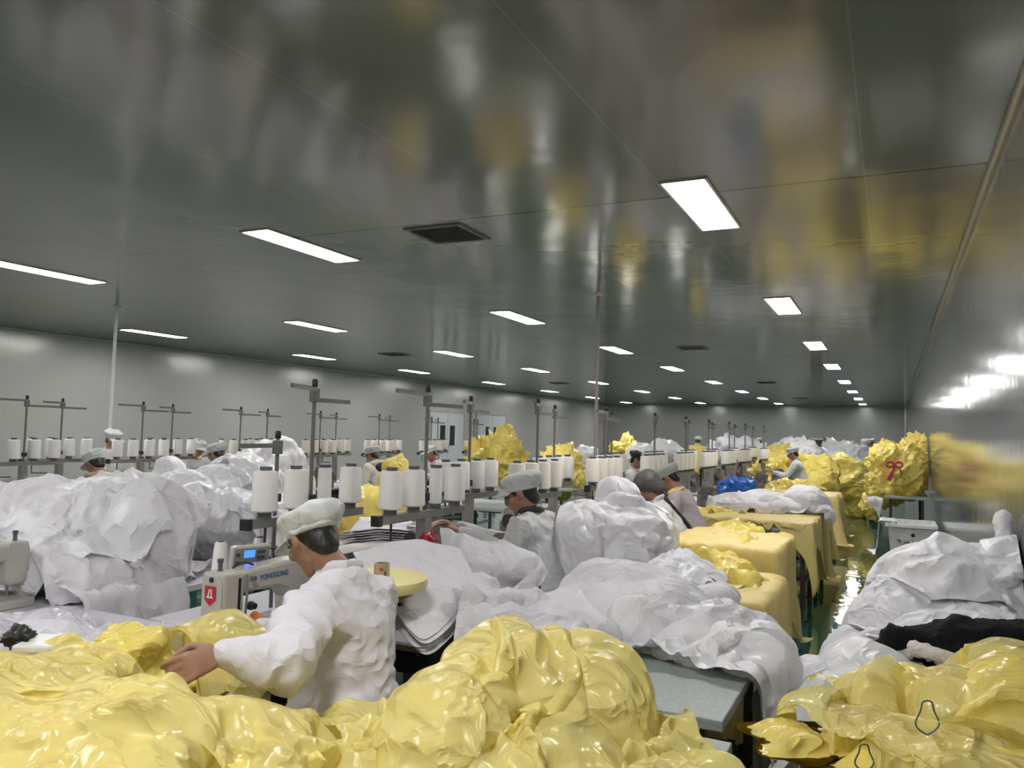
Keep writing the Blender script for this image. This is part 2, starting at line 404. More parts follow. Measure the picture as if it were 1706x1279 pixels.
def fold_grid(name, V, X, nu, nv, material, parent, subd, scale, seed, octv, aniso, gain, amp, lift, floor=None):
    G = V.reshape(nu, nv, 3); N_ = np.cross(np.gradient(G, axis=0), np.gradient(G, axis=1)); N_ /= np.linalg.norm(N_, axis=2, keepdims=True) + 1e-9
    if N_[..., 2].mean() < 0: N_ = -N_
    for _ in range(8): N_[1:-1, 1:-1] = (N_[1:-1, 1:-1] + N_[2:, 1:-1] + N_[:-2, 1:-1] + N_[1:-1, 2:] + N_[1:-1, :-2]) / 5
    N_ /= np.linalg.norm(N_, axis=2, keepdims=True) + 1e-9
    r = ridged(V * .5 + X * .5, scale, seed, octv, aniso, gain, .8)
    V = V + N_.reshape(-1, 3) * ((r + lift) * amp)[:, None]
    if floor is not None: V[:, 2] = np.maximum(V[:, 2], floor + .004)
    return grid_mesh(name, V, nu, nv, material, parent, subd)
# ------------------------------------------------------------------ the room
XR, XL, YB, YF, H = .53, -14.0, 40.2, -7.0, 3.2
def slab(name, b, m):
    o = MB().box(*b).build(name, m); return tag(o, kind='structure')
slab('floor', (XL - .2, XR + .2, YF - .2, YB + .2, -.15, 0), m_floor)
slab('ceiling', (XL - .2, XR + .2, YF - .2, YB + .2, H, H + .12), m_ceil)
slab('wall_left', (XL - .15, XL, YF, YB, 0, H), m_wall)
slab('wall_right', (XR, XR + .15, YF, YB, 0, H), m_wallr)
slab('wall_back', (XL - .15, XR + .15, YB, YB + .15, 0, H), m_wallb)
slab('wall_front', (XL - .15, XR + .15, YF - .15, YF, 0, H), m_wall)
def cove(name, pts, m=None):
    o = MB().tube(pts, .022, 8).build(name, m or m_aluminium, smooth=True); return tag(o, kind='structure')
cove('trim_1', [(XR - .012, YF, H - .012), (XR - .012, YB, H - .012)])
cove('trim_2', [(XL + .012, YF, H - .012), (XL + .012, YB, H - .012)])
cove('trim_3', [(XL, YB - .012, H - .012), (XR, YB - .012, H - .012)])
cove('trim_4', [(XR - .012, YB - .012, 0), (XR - .012, YB - .012, H)])
cove('trim_5', [(XL + .012, YB - .012, 0), (XL + .012, YB - .012, H)])
# left wall double doors, their glass, and the dark door in the back wall
def double_door(name, y0, y1, ztop):
    f = MB(); ym = (y0 + y1) / 2
    f.box(XL, XL + .05, y0 - .06, y0, 0, ztop + .06); f.box(XL, XL + .05, y1, y1 + .06, 0, ztop + .06); f.box(XL, XL + .05, y0, y1, ztop, ztop + .06)
    o = tag(f.build(name, m_aluminium), kind='structure')
    for a, b in ((y0, ym - .01), (ym + .01, y1)):
        lf = MB().box(XL, XL + .035, a, b, 0, ztop).build('door_leaf', m_doorw, o)
        w_ = .20 if b < ym else -.20
        yc = ym - .33 if b < ym else ym + .33
        MB().box(XL + .036, XL + .042, yc - .17, yc + .17, 1.05, 1.75).build('door_glass', m_glassd, lf)
        yh = ym - .07 if b < ym else ym + .07
        MB().tube([(XL + .07, yh, .95), (XL + .07, yh, 1.15)], .012, 8).build('door_handle', m_steel, lf, smooth=True)
    return o
double_door('door_1', 22.6, 24.9, 2.2)
double_door('door_2', 25.9, 28.3, 2.2)
f = MB(); f.box(-3.66, -3.58, YB - .05, YB, 0, 1.66); f.box(-2.98, -2.90, YB - .05, YB, 0, 1.66); f.box(-3.66, -2.90, YB - .05, YB, 1.58, 1.66)
o = tag(f.build('door_3', m_aluminium), kind='structure')
MB().box(-3.58, -2.98, YB - .02, YB - .004, 0, 1.58).build('door_leaf', m_opening, o)
# ceiling lights
def make_light():
    t = empty('ceiling_light')
    fr = MB(); a, b, k = .135, .61, .018
    fr.box(-a - k, -a, -b - k, b + k, -.012, .0); fr.box(a, a + k, -b - k, b + k, -.012, .0)
    fr.box(-a, a, -b - k, -b, -.012, .0); fr.box(-a, a, b, b + k, -.012, .0)
    fr.build('light_frame', m_aluminium, t)
    MB().box(-a, a, -b, b, -.008, -.001).build('diffuser', m_lamp, t)
    return t
ORD = ['nearest', 'second', 'third', 'fourth', 'fifth', 'sixth', 'seventh', 'eighth', 'ninth', 'tenth']
LX = [-1.18, -4.72, -8.3, -12.0]; LY = [5.42, 9.9, 14.28, 18.5, 23.35, 28.15, 33.0, 37.9]
CN = ['nearest the right wall', 'second from the right wall', 'third from the right wall', 'nearest the left wall']
lt = None
for i, x in enumerate(LX):
    for j, y in enumerate([-3.8, .8] + LY):
        if lt is None: lt = o = make_light()
        else: o = copy_tree(lt)
        o.location = (x, y, H)
        if j < 2: tag(o, 'lit ceiling panel behind or above the viewpoint', 'ceiling light', 'ceiling panels outside the view')
        else: tag(o, 'glowing ceiling panel, %s from the camera, column %s' % (ORD[j - 2], CN[i]), 'ceiling light', 'recessed ceiling light panels')
# ceiling vents
def make_vent():
    t = empty('ceiling_vent')
    MB().box(-.24, .24, -.24, .24, -.004, 0).build('vent_opening', m_black, t)
    fr = MB()
    fr.box(-.26, -.22, -.26, .26, -.014, 0); fr.box(.22, .26, -.26, .26, -.014, 0); fr.box(-.22, .22, -.26, -.22, -.014, 0); fr.box(-.22, .22, .22, .26, -.014, 0)
    fr.build('vent_frame', m_rail, t)
    s_ = MB()
    for k in range(9): s_.box(-.22, .22, -.19 + k * .045, -.175 + k * .045, -.013, -.005)
    s_.build('louvre', m_dark, t)
    return t
vt = None
for k, (x, y, l) in enumerate([(-3.27, 5.46, 'nearest dark square vent in the ceiling, left of the seam light'), (-3.27, 14.2, 'dark ceiling vent between second and third light rows, right column'),
        (-3.27, 23.6, 'dark ceiling vent in the right column, third from the camera'), (-3.27, 32.7, 'farthest dark ceiling vent in the right column'),
        (-9.7, 14.15, 'dark ceiling vent on the left, nearer of the two'), (-9.7, 23.5, 'dark ceiling vent on the left, farther of the two')]):
    if vt is None: vt = o = make_vent()
    else: o = copy_tree(vt)
    o.location = (x, y, H); tag(o, l, 'vent', 'ceiling vents')
# ------------------------------------------------------------------ people
def frame(fwd, up):
    f_ = np.array(fwd, float); f_ /= np.linalg.norm(f_); u = np.array(up, float); u -= f_ * u.dot(f_); u /= np.linalg.norm(u)
    return np.stack([f_, np.cross(u, f_), u], 1)            # columns: forward, left, up
def xf(Fm, o, p): return np.array(o) + Fm @ np.array(p)
def head_prims(Fm, o):
    E = lambda c, r, rot=None: (xf(Fm, o, c), r, Fm if rot is None else Fm @ rot)
    return [
        [E((-.012, 0, .035), (.094, .075, .085)), E((.0, 0, .0), (.085, .070, .085))],              # cranium
        [E((.030, 0, -.02), (.055, .058, .07)), E((.058, 0, -.088), (.024, .026, .018)), E((.0, .035, -.065), (.02, .018, .02)), E((.0, -.035, -.065), (.02, .018, .02))],  # face and jaw
        [E((.088, 0, .012), (.008, .007, .008)), E((.105, 0, -.022), (.011, .012, .009)), E((.080, 0, -.024), (.012, .014, .008))],   # nose
        [E((.078, .030, .028), (.012, .020, .006)), E((.084, .0, .026), (.008, .01, .006))], [E((.078, -.030, .028), (.012, .020, .006)), E((.084, 0, .026), (.008, .01, .006))],
        [E((.080, .0, -.052), (.014, .022, .0055))], [E((.079, 0, -.064), (.013, .018, .006))],    # lips
        [E((.060, .045, -.015), (.022, .02, .022))], [E((.060, -.045, -.015), (.022, .02, .022))],  # cheeks
        [E((-.012, .078, -.0), (.017, .008, .030)), E((-.006, .074, -.018), (.010, .007, .012))],
        [E((-.012, -.078, -.0), (.017, .008, .030)), E((-.006, -.074, -.018), (.010, .007, .012))],
    ]
def hand_prims(Fm, o, side, curl=.8, spread=.1, s=1.0, thumb=.7, curls=None):
    """Fm columns: finger direction, towards thumb, back of the hand. Fingers of different length bend about the thumb axis."""
    out = []; E = lambda c, r: (xf(Fm, o, np.array(c) * s), r * s if np.isscalar(r) else np.array(r) * s, Fm)
    out.append([E((.012, .018, 0), (.016, .014, .013)), E((.012, -.018, 0), (.016, .014, .013)), E((.078, .030, 0), (.012, .011, .011)), E((.078, -.030, 0), (.012, .010, .010)), E((.05, 0, .003), (.02, .036, .013))])
    out.append([E((-.03, 0, 0), (.02, .026, .02)), E((.015, 0, 0), (.018, .028, .015))])
    L = [.044, .049, .045, .036]; Y = [.031, .010, -.011, -.031]
    for i in range(4):
        cu = curls[i] if curls else curl
        a = 0; p = np.array([.082, Y[i], 0]); ln = [L[i], L[i] * .62, L[i] * .5]; rr = [.0095, .0088, .0080, .0072]
        sp = (Y[i] / .03) * spread
        for j in range(3):
            a += cu * (1.0, 1.15, .7)[j]
            q = p + np.array([math.cos(a) * math.cos(sp), math.sin(sp) * math.cos(a), -math.sin(a)]) * ln[j]
            out.append([E(p, rr[j]), E(q, rr[j + 1])]); p = q
    t0 = np.array([.012, .028, -.004]); t1 = t0 + np.array([.030, .026, -.012 - .016 * thumb]); t2 = t1 + np.array([.030, .004 - .014 * thumb, -.008 - .018 * thumb]); t3 = t2 + np.array([.020, -.006 - .012 * thumb, -.004 - .010 * thumb])
    out += [[E(t0, .014), E(t1, .0115)], [E(t1, .0112), E(t2, .0098)], [E(t2, .0098), E(t3, .0082)]]
    return out
def lerp(a, b, t): return np.array(a) * (1 - t) + np.array(b) * t
def person(J, label, coat=None, cap=None, capkind='cap', hair=True, group=None, vox=.010, cvox=.012, seed=0, trousers=None, collar=None, scarf=None,
           hands=True, fold=.009, extra=None):
    root_xy = J['pelvis']; root = empty('person', (root_xy[0], root_xy[1], 0), 0, label, 'person', group)
    off = np.array([root_xy[0], root_xy[1], 0.0])
    G = {k: (np.array(v, float) - off if k not in ('face', 'up', 'sidev', 'hL', 'hR', 'curlL', 'curlR') else v) for k, v in J.items()}
    s = np.array(G['sidev'], float); s /= np.linalg.norm(s)          # towards the person's left
    Hf = frame(G['face'], G['up'])
    tz = G['neck'] - G['pelvis']; Tf = frame(np.cross(s, tz) , tz)   # torso frame
    if np.dot(Tf[:, 1], s) < 0: Tf = Tf * np.array([-1, -1, 1])
    # body: one continuous surface, head, neck, trunk, arms, hands, legs
    b = head_prims(Hf, G['head'])
    b.append([(xf(Hf, G['head'], (-.02, 0, -.06)), .048), (G['neck'], .055)])
    b.append([(G['neck'], (.05, .07, .05), Tf), (lerp(G['neck'], G['pelvis'], .25), (.08, .14, .09), Tf)])
    b.append([(lerp(G['neck'], G['pelvis'], .25), (.08, .14, .09), Tf), (G['pelvis'], (.10, .14, .09), Tf)])
    for k in 'LR':
        b.append([(G['sh' + k], .048), (lerp(G['neck'], G['pelvis'], .12), .06)])
        b.append([(G['sh' + k], .047), (G['el' + k], .036)]); b.append([(G['el' + k], .036), (G['wr' + k], .025)])
        b.append([(G['pelvis'] + s * (.08 if k == 'L' else -.08), .09), (G['kn' + k], .058)]); b.append([(G['kn' + k], .056), (G['ft' + k] + np.array([0, 0, .08]), .04)])
        fd = Tf[:, 0] * 1.0; fd[2] = 0
        b.append([(G['ft' + k] + np.array([0, 0, .05]), .042), (G['ft' + k] + fd * .16 + np.array([0, 0, .035]), .034)])
        if hands:
            d = G['wr' + k] - G['el' + k]; hf = G.get('h' + k)
            if hf is None: hf = (d, (0, 0, 1))
            Fm = frame(hf[0], hf[1]); sd = 1 if k == 'R' else -1
            Fm = np.stack([Fm[:, 0], Fm[:, 1] * sd * (1), Fm[:, 2]], 1)
            cu = J.get('curl' + k, .55)
            b += hand_prims(Fm, G['wr' + k] + Fm[:, 0] * .02, k, curl=cu if np.isscalar(cu) else .6, curls=None if np.isscalar(cu) else cu)
    body = blob('body', b, vox, m_skin, root, smooth=2)
    # eyes, small and dark, under the brow
    eb = MB()
    for q in (1, -1):
        c = xf(Hf, G['head'], (.081, q * .030, .014))
        m4 = Matrix.Translation(Vector(c)) @ Matrix(Hf.tolist()).to_4x4() @ Matrix.Diagonal((.005, .010, .004, 1))
        bmesh.ops.create_uvsphere(eb.bm, u_segments=10, v_segments=8, radius=1, matrix=m4)
    eb.build('eyes', m_black, body, smooth=True)
    # coat
    coat = coat or m_coat
    c = []
    nk = lerp(G['neck'], G['pelvis'], .03)
    ch = lerp(G['neck'], G['pelvis'], .32) + Tf[:, 0] * .01; wa = lerp(G['neck'], G['pelvis'], .72); pe = G['pelvis']
    c.append([(nk, (.062, .075, .03), Tf), (G['shL'] , .066), (G['shR'], .066), (ch, (.125, .165, .10), Tf)])
    c.append([(ch, (.125, .168, .10), Tf), (wa, (.128, .162, .08), Tf)])
    c.append([(wa, (.128, .162, .08), Tf), (pe - np.array([0, 0, .06]), (.17, .20, .07), Tf)])
    hem = pe - np.array([0, 0, .20])
    c.append([(pe - np.array([0, 0, .06]), (.17, .20, .07), Tf), (hem, (.185, .215, .03))])
    c.append([(pe + s * .08, .105), (pe - s * .08, .105), (lerp(pe, G['knL'], .75) , .085), (lerp(pe, G['knR'], .75), .085)])
    for k in 'LR':
        c.append([(G['sh' + k], .074), (lerp(G['sh' + k], G['el' + k], .5), .068), (G['el' + k], .062)])
        c.append([(G['el' + k], .062), (lerp(G['el' + k], G['wr' + k], .5), .052)])
        c.append([(lerp(G['el' + k], G['wr' + k], .5), .052), (lerp(G['el' + k], G['wr' + k], .88), .038)])
        c.append([(lerp(G['el' + k], G['wr' + k], .86), .034), (lerp(G['el' + k], G['wr' + k], .97), .036)])
    def dsp(v, n):
        k = (ridged(v + off, 4.5, seed, 4, .85, .55) + .1) * fold * 2.6
        for q in 'LR': k = k * (1 - .8 * np.exp(-(np.linalg.norm(v - G['wr' + q], axis=1) / .09) ** 2))
        for q in 'LR':                                       # gathers in the sleeve, strongest at the elbow
            a, e = G['sh' + q], G['wr' + q]; d2 = np.linalg.norm(v - G['el' + q], axis=1)
            ax = (e - a) / np.linalg.norm(e - a); k = k + np.exp(-(d2 / .10) ** 2) * np.sin(((v - a) @ ax) * 110 + 2.5 * vnoise((v + off) * 12)) * fold * .45
        return v + n * k[:, None]
    blob('coat', c, cvox, coat, root, smooth=4, disp=dsp)
    # collar
    cl = [];
    for i in range(14):
        a = 2 * PI * i / 14; dirv = Tf[:, 0] * math.cos(a) * .062 + Tf[:, 1] * math.sin(a) * .072
        cl.append(G['neck'] + dirv + Tf[:, 2] * (.012 + .014 * (math.cos(a) < 0)))
    blob('collar', [[(cl[i], (.010, .010, .024), None), (cl[(i + 1) % 14], (.010, .010, .024), None)] for i in range(14) if abs(i) not in (0,)], .007, collar or coat, root, smooth=2)
    if scarf:
        blob('scarf', [[(G['neck'] + Tf[:, 2] * .02 + Tf[:, 0] * .005, (.088, .088, .035), Tf)]], .009, scarf, root, smooth=2, disp=lambda v, n: v + n * (crease(v, 16, 4) * .006)[:, None])
    # trousers
    t = []
    for k, q in (('L', 1), ('R', -1)):
        t.append([(pe + s * .08 * q, .115), (G['kn' + k], .075)]); t.append([(G['kn' + k], .075), (G['ft' + k] + np.array([0, 0, .10]), .055)])
    blob('trousers', t, .014, trousers or m_trous, root, smooth=3)
    # hair
    if hair:
        hp = [[(xf(Hf, G['head'], (-.020, 0, .025)), (.089, .080, .082), Hf)], [(xf(Hf, G['head'], (-.045, 0, -.02)), (.050, .064, .05), Hf), (xf(Hf, G['head'], (-.055, 0, -.06)), (.034, .046, .03), Hf)],
              [(xf(Hf, G['head'], (.014, .066, .024)), (.018, .012, .030), Hf)], [(xf(Hf, G['head'], (.014, -.066, .024)), (.018, .012, .030), Hf)]]
        blob('hair', hp, .007, m_hair, root, smooth=2, disp=lambda v, n: v + n * (crease(v, 30, 2) * .003)[:, None])
    if capkind == 'cap':
        H0 = G['head']; Hf = Hf @ rotm(0, -.22, 0); q = [[(xf(Hf, H0, (-.018, 0, .040)), (.106, .094, .030), Hf), (xf(Hf, H0, (-.024, 0, .082)), (.116, .108, .030), Hf), (xf(Hf, H0, (-.075, 0, .055)), (.058, .080, .036), Hf)]]
        def cd(v, n):
            up_ = (v - H0) @ Hf[:, 2]; k = crease(v + off, 9, seed + 2, 1.3) * .012 + crease(v + off, 22, seed, 1.2) * .004
            return v + n * (k * np.clip((up_ - .035) / .05, .15, 1))[:, None]
        cp = blob('cap', q, .006, cap or m_capw, root, smooth=3, disp=cd)
        # band and brim
        blob('cap_band', [[(xf(Hf, H0, (-.012, 0, .022)), (.105, .090, .016), Hf), (xf(Hf, H0, (-.014, 0, .044)), (.107, .092, .014), Hf)]], .006, cap or m_capw, cp, smooth=1)
        NB = 22; bm = bmesh.new(); rows = []
        for j in range(5):
            r_ = []
            for i in range(NB):
                a = (i / (NB - 1) - .5) * 2.3; rad = 1 + j * .19 * math.cos(a * .62)
                p = xf(Hf, H0, (-.012 + .104 * rad * math.cos(a), .088 * (1 + (rad - 1) * .4) * math.sin(a), .026 - (rad - 1) * .02 - .012 * (1 - math.cos(a)) * rad))
                r_.append(bm.verts.new(p))
            rows.append(r_)
        for ra, rb in zip(rows, rows[1:]):
            for i in range(NB - 1): bm.faces.new((ra[i], ra[i + 1], rb[i + 1], rb[i]))
        me = bpy.data.meshes.new('brim'); bm.to_mesh(me); bm.free()
        bo = link('cap_brim', me, cap or m_capw, cp, None, True); sd = bo.modifiers.new('t', 'SOLIDIFY'); sd.thickness = .004
    elif capkind == 'bonnet':
        H0 = G['head']
        blob('hair_net', [[(xf(Hf, H0, (-.028, 0, .035)), (.112, .100, .098), Hf), (xf(Hf, H0, (-.085, 0, -.045)), (.060, .07, .05), Hf)]], .008, cap or m_net, root, smooth=3,
             disp=lambda v, n: v + n * (crease(v + off, 12, seed) * .008)[:, None])
    if extra: extra(root, G, Tf, Hf, off)
    return root
def seated(x, y, ang, seat=.52, lean=.35, head_down=.5, head_yaw=0., reach=.42, hand_z=.86, spread=.15, tall=1.0, stand=False):
    """joints of someone sitting (or standing) with the hips at x, y, facing ang"""
    f_ = np.array([math.cos(ang), math.sin(ang), 0]); s = np.array([-math.sin(ang), math.cos(ang), 0]); z = np.array([0, 0, 1.])
    base = np.array([x, y, 0.]); pe = base + z * (seat + .08 if not stand else .86)
    up = z * math.cos(lean) + f_ * math.sin(lean)
    neck = pe + up * .53 * tall; hup = z * math.cos(lean + .2) + f_ * math.sin(lean + .2)
    head = neck + hup * .155 * tall
    fa = math.cos(head_yaw) * f_ + math.sin(head_yaw) * s
    J = dict(pelvis=pe, neck=neck, head=head, sidev=s, face=fa * math.cos(head_down) - z * math.sin(head_down), up=z * math.cos(head_down) + fa * math.sin(head_down))
    for k, q in (('L', 1), ('R', -1)):
        sh = neck - up * .055 + s * q * .175
        wr = base + f_ * reach + s * q * spread + z * hand_z
        d = wr - sh; L = np.linalg.norm(d); a, b_ = .27 * tall, .25 * tall
        if L > (a + b_) * .98: wr = sh + d / L * (a + b_) * .98; d = wr - sh; L = np.linalg.norm(d)
        h = math.sqrt(max(0, a * a - ((L * L + a * a - b_ * b_) / (2 * L)) ** 2)); mid = sh + d / L * ((L * L + a * a - b_ * b_) / (2 * L))
        o = -z + s * q * .5 - f_ * .2; o -= d / L * o.dot(d / L); o /= np.linalg.norm(o)
        J['sh' + k], J['el' + k], J['wr' + k] = sh, mid + o * h, wr
        if stand: J['kn' + k] = base + s * q * .1 + z * .46; J['ft' + k] = base + s * q * .1
        else: J['kn' + k] = pe + f_ * .42 + s * q * .12 - z * .04; J['ft' + k] = base + f_ * .40 + s * q * .12
    return J
# ------------------------------------------------------------------ thread spools, racks, machines, tables
def make_spool(kind='big', material=None):
    t = empty('thread_spool'); material = material or m_thread
    if kind == 'big':
        MB().lathe([(.050, 0), (.0555, .006), (.056, .02), (.054, .165), (.050, .176), (.030, .180)], n=28).build('thread', material, t, smooth=True)
        MB().lathe([(.020, -.024), (.031, -.024), (.031, -.001), (.027, .0), (.024, .18), (.027, .181), (.027, .196), (.012, .196)], n=20).build('spool_core', m_core, t, smooth=True)
    elif kind == 'thin':
        MB().lathe([(.030, 0), (.034, .006), (.034, .02), (.032, .172), (.028, .180)], n=24).build('thread', material, t, smooth=True)
        MB().lathe([(.020, -.024), (.031, -.024), (.031, -.001), (.024, .0), (.024, .18), (.030, .181), (.030, .196), (.012, .196)], n=20).build('spool_core', m_core, t, smooth=True)
    else:
        MB().lathe([(.036, 0), (.038, .004), (.0365, .02), (.026, .150), (.021, .158)], n=24).build('thread', material, t, smooth=True)
        MB().lathe([(.026, -.012), (.034, -.012), (.034, .0), (.016, .15), (.014, .164), (.006, .164)], n=18).build('spool_core', m_core, t, smooth=True)
    return t
sp_big, sp_thin, sp_cone = make_spool('big'), make_spool('thin'), make_spool('cone')
sp_cream = make_spool('big', m_thread2)
_first = {}
def spool(proto, loc, label, group, tilt=(0, 0), sc=(1, 1, 1)):
    if proto.name not in _first: o = proto; _first[proto.name] = 1
    else: o = copy_tree(proto)
    o.location = loc; o.rotation_euler = (tilt[0], tilt[1], 0); o.scale = sc
    return tag(o, label, 'thread spool', group)
def make_stand(length=.78, arms=((-.36, .02, .12), (.33, -.03, -.02)), low=False, nspool=4):
    """thread stand: post on the table, rail with spool pins, upper cross arms. local: rail along Y, origin on table under the post"""
    t = empty('thread_stand'); top = 1.05 if not low else .80
    p = MB(); p.tube([(0, 0, .42 if not low else 0), (0, 0, top - .01)], .0095, 10)
    p.build('pole', m_rail, t, smooth=True)
    MB().lathe([(.012, top - .012), (.014, top - .008), (.014, top + .018), (.010, top + .024)], n=14).build('pole_cap', m_black, t, smooth=True)
    MB().box(-.016, .016, -.02, .02, top - .085, top - .02).build('clamp', m_rail, t, bevel=.003)
    MB().box(-.018, .018, -.014, .022, .40 + .09, .40 + .13).build('pole_joint', m_dark, t, bevel=.003)
    for (ln, dz, skew) in arms:
        a = MB(); y0, y1 = (min(0, ln), max(0, ln))
        m4 = Matrix.Translation((0.012, 0, top - .045 + dz)) @ Matrix.Rotation(skew, 4, 'Z')
        a.box(-.002, .002, y0, y1, -.010, .010, 0, m4); a.box(-.012, .002, y0, y1, .008, .0105, 0, m4)
        for k in range(3):
            yy = ln * (.35 + .3 * k)
            a.box(-.016, -.002, yy - .004, yy + .004, -.008, .006, 0, m4)
        a.build('cross_arm', m_rail, t)
    if not low:
        q = MB(); q.box(-.022, .022, -length / 2, length / 2, .405, .445)
        q.build('spool_rail', m_steel, t, bevel=.003)
        e = MB(); e.box(-.024, .024, -length / 2 - .03, -length / 2, .40, .45); e.build('rail_end_cap', m_black, t, bevel=.003)
        MB().box(-.03, .03, -.03, .03, .0, .405).build('rail_post', m_steel, t, bevel=.004)
        h = MB(); h.tube([(0, -length / 2 + .10, .405), (0, -length / 2 + .10, .31), (0, -length / 2 + .28, .30)], .006, 8); h.build('thread_hook', m_dark, t, smooth=True)
        pn = MB()
        for k in range(nspool):
            y = (k - (nspool - 1) / 2) * .2; pn.lathe([(.034, 0), (.034, .004), (.006, .006), (.006, .12)], 0, y, .445, n=12)
        pn.build('spool_pins', m_core, t, smooth=True)
    return t
st_near = make_stand(); st_b = make_stand(arms=((-.30, .02, .35), (.28, -.03, .06)))
_f2 = {}
def place(proto, loc, rz, label, cat, group=None, sc=None):
    if proto.name not in _f2: o = proto; _f2[proto.name] = 1
    else: o = copy_tree(proto)
    o.location = loc; o.rotation_euler = (0, 0, rz)
    if sc: o.scale = sc
    for k in ('label', 'category', 'group'):
        if k in o: del o[k]
    return tag(o, label, cat, group)
def text_mesh(name, s, size, m, parent, mtx, ext=.0006, bold=True, sx=1.0):
    cu = bpy.data.curves.new('t', 'FONT'); cu.body = s; cu.size = size; cu.extrude = ext; cu.align_x = 'CENTER'; cu.align_y = 'CENTER'
    if bold: cu.offset = size * .02
    o = bpy.data.objects.new('t', cu); C.objects.link(o); dg = bpy.context.evaluated_depsgraph_get()
    me = bpy.data.meshes.new_from_object(o.evaluated_get(dg)); bpy.data.objects.remove(o); bpy.data.curves.remove(cu)
    me.materials.clear(); me.transform(mtx @ Matrix.Diagonal((sx, 1, 1, 1)))
    return link(name, me, m, parent)
def lockstitch(marks=True):
    """head end at y=0, arm runs +Y, operator at +X. origin on the table"""
    t = empty('sewing_machine'); z0 = .02
    MB().box(-.11, .09, -.06, .47, 0, z0 + .02).build('bed', m_mach, t, bevel=.006)
    a = MB(); a.prism([(.02, .185 + z0), (.02, .262 + z0), (.10, .268 + z0), (.30, .275 + z0), (.46, .275 + z0), (.47, .255 + z0), (.47, .02), (.34, .02), (.325, .12 + z0), (.30, .155 + z0), (.24, .175 + z0)], -.052, .052, 'X')
    a.build('arm', m_mach, t, bevel=.014)
    MB().prism([(-.055, .27 + z0), (.03, .27 + z0), (.05, .255 + z0), (.05, .10 + z0), (.03, .075 + z0), (-.035, .075 + z0), (-.055, .095 + z0)], -.058, .058, 'X').build('needle_head', m_mach, t, bevel=.012)
    fp = MB().prism([(-.044, .085 + z0), (.044, .085 + z0), (.05, .11 + z0), (.05, .235 + z0), (.03, .262 + z0), (-.035, .262 + z0), (-.05, .235 + z0), (-.05, .11 + z0)], -.062, -.054, 'Y').build('face_plate', m_mach, t, bevel=.003)
    MB().lathe([(.010, 0), (.010, .004)], .0, -.067, .245 + z0, n=12, axis='Y').build('screw', m_black, fp)
    MB().lathe([(.0125, 0), (.0125, .004)], .005, -.067, .115 + z0, n=14, axis='Y').build('oil_window', m_black, fp)
    if marks:
        sh = MB().prism([(-.030, .222 + z0), (-.030, .172 + z0), (-.003, .150 + z0), (.024, .172 + z0), (.024, .222 + z0)], -.0655, -.062, 'Y').build('badge', m_red, fp)
        g = MB(); k = z0
        g.prism([(-.019, .178 + k), (.013, .178 + k), (.013, .183 + k), (-.019, .183 + k)], -.067, -.0655, 'Y')
        g.prism([(-.014, .183 + k), (-.009, .183 + k), (-.003, .210 + k), (-.008, .210 + k)], -.067, -.0655, 'Y')
        g.prism([(.002, .183 + k), (.007, .183 + k), (.007, .210 + k), (.001, .210 + k)], -.067, -.0655, 'Y')
        g.prism([(-.006, .206 + k), (.005, .206 + k), (.005, .211 + k), (-.006, .211 + k)], -.067, -.0655, 'Y')
        g.build('badge_mark', m_whitep, sh)
        text_mesh('maker_name', 'YONGGONG', .030, m_blue, t, Matrix.Translation((.0528, .215, .227 + z0)) @ Euler((PI / 2, 0, PI / 2)).to_matrix().to_4x4() @ Matrix.Rotation(-.0, 4, 'Z'), sx=.9)
    # slots, levers, tension dials
    MB().tube([(.062, .052, .255 + z0), (.064, .056, .18 + z0), (.062, .052, .10 + z0)], .005, 8).build('take_up_lever', m_steel, t, smooth=True)
    MB().box(.0575, .0595, .015, .028, .105 + z0, .245 + z0).build('lever_slot', m_black, t)
    MB().lathe([(.017, 0), (.017, .012), (.012, .016), (.012, .028)], .052, .085, .130 + z0, n=16, axis='X').build('tension_dial', m_black, t, smooth=True)
    MB().lathe([(.009, 0), (.009, .02)], .052, .09, .235 + z0, n=12, axis='X').build('thread_guide', m_steel, t, smooth=True)
    MB().tube([(0, 0, .075 + z0), (0, 0, .025)], .0045, 8).tube([(.012, .0, .075 + z0), (.012, 0, .03)], .004, 8).build('needle_bar', m_steel, t, smooth=True)
    MB().box(-.01, .022, -.016, .016, .020, .026).build('presser_foot', m_steel, t, bevel=.001)
    MB().lathe([(.013, 0), (.009, .008), (.0085, .03), (.012, .036), (.012, .048)], -.012, -.012, .268 + z0, n=14).build('thread_pin', m_core, t, smooth=True)
    MB().tube([(-.02, .06, .27 + z0), (-.015, .09, .285 + z0), (-.01, .12, .285 + z0), (0, .15, .272 + z0)], .004, 8).build('top_lever', m_dark, t, smooth=True)
    MB().lathe([(.060, 0), (.066, .006), (.066, .032), (.055, .04), (.02, .042)], 0, .47, .215 + z0, n=24, axis='Y').build('hand_wheel', m_black, t, smooth=True)
    return t
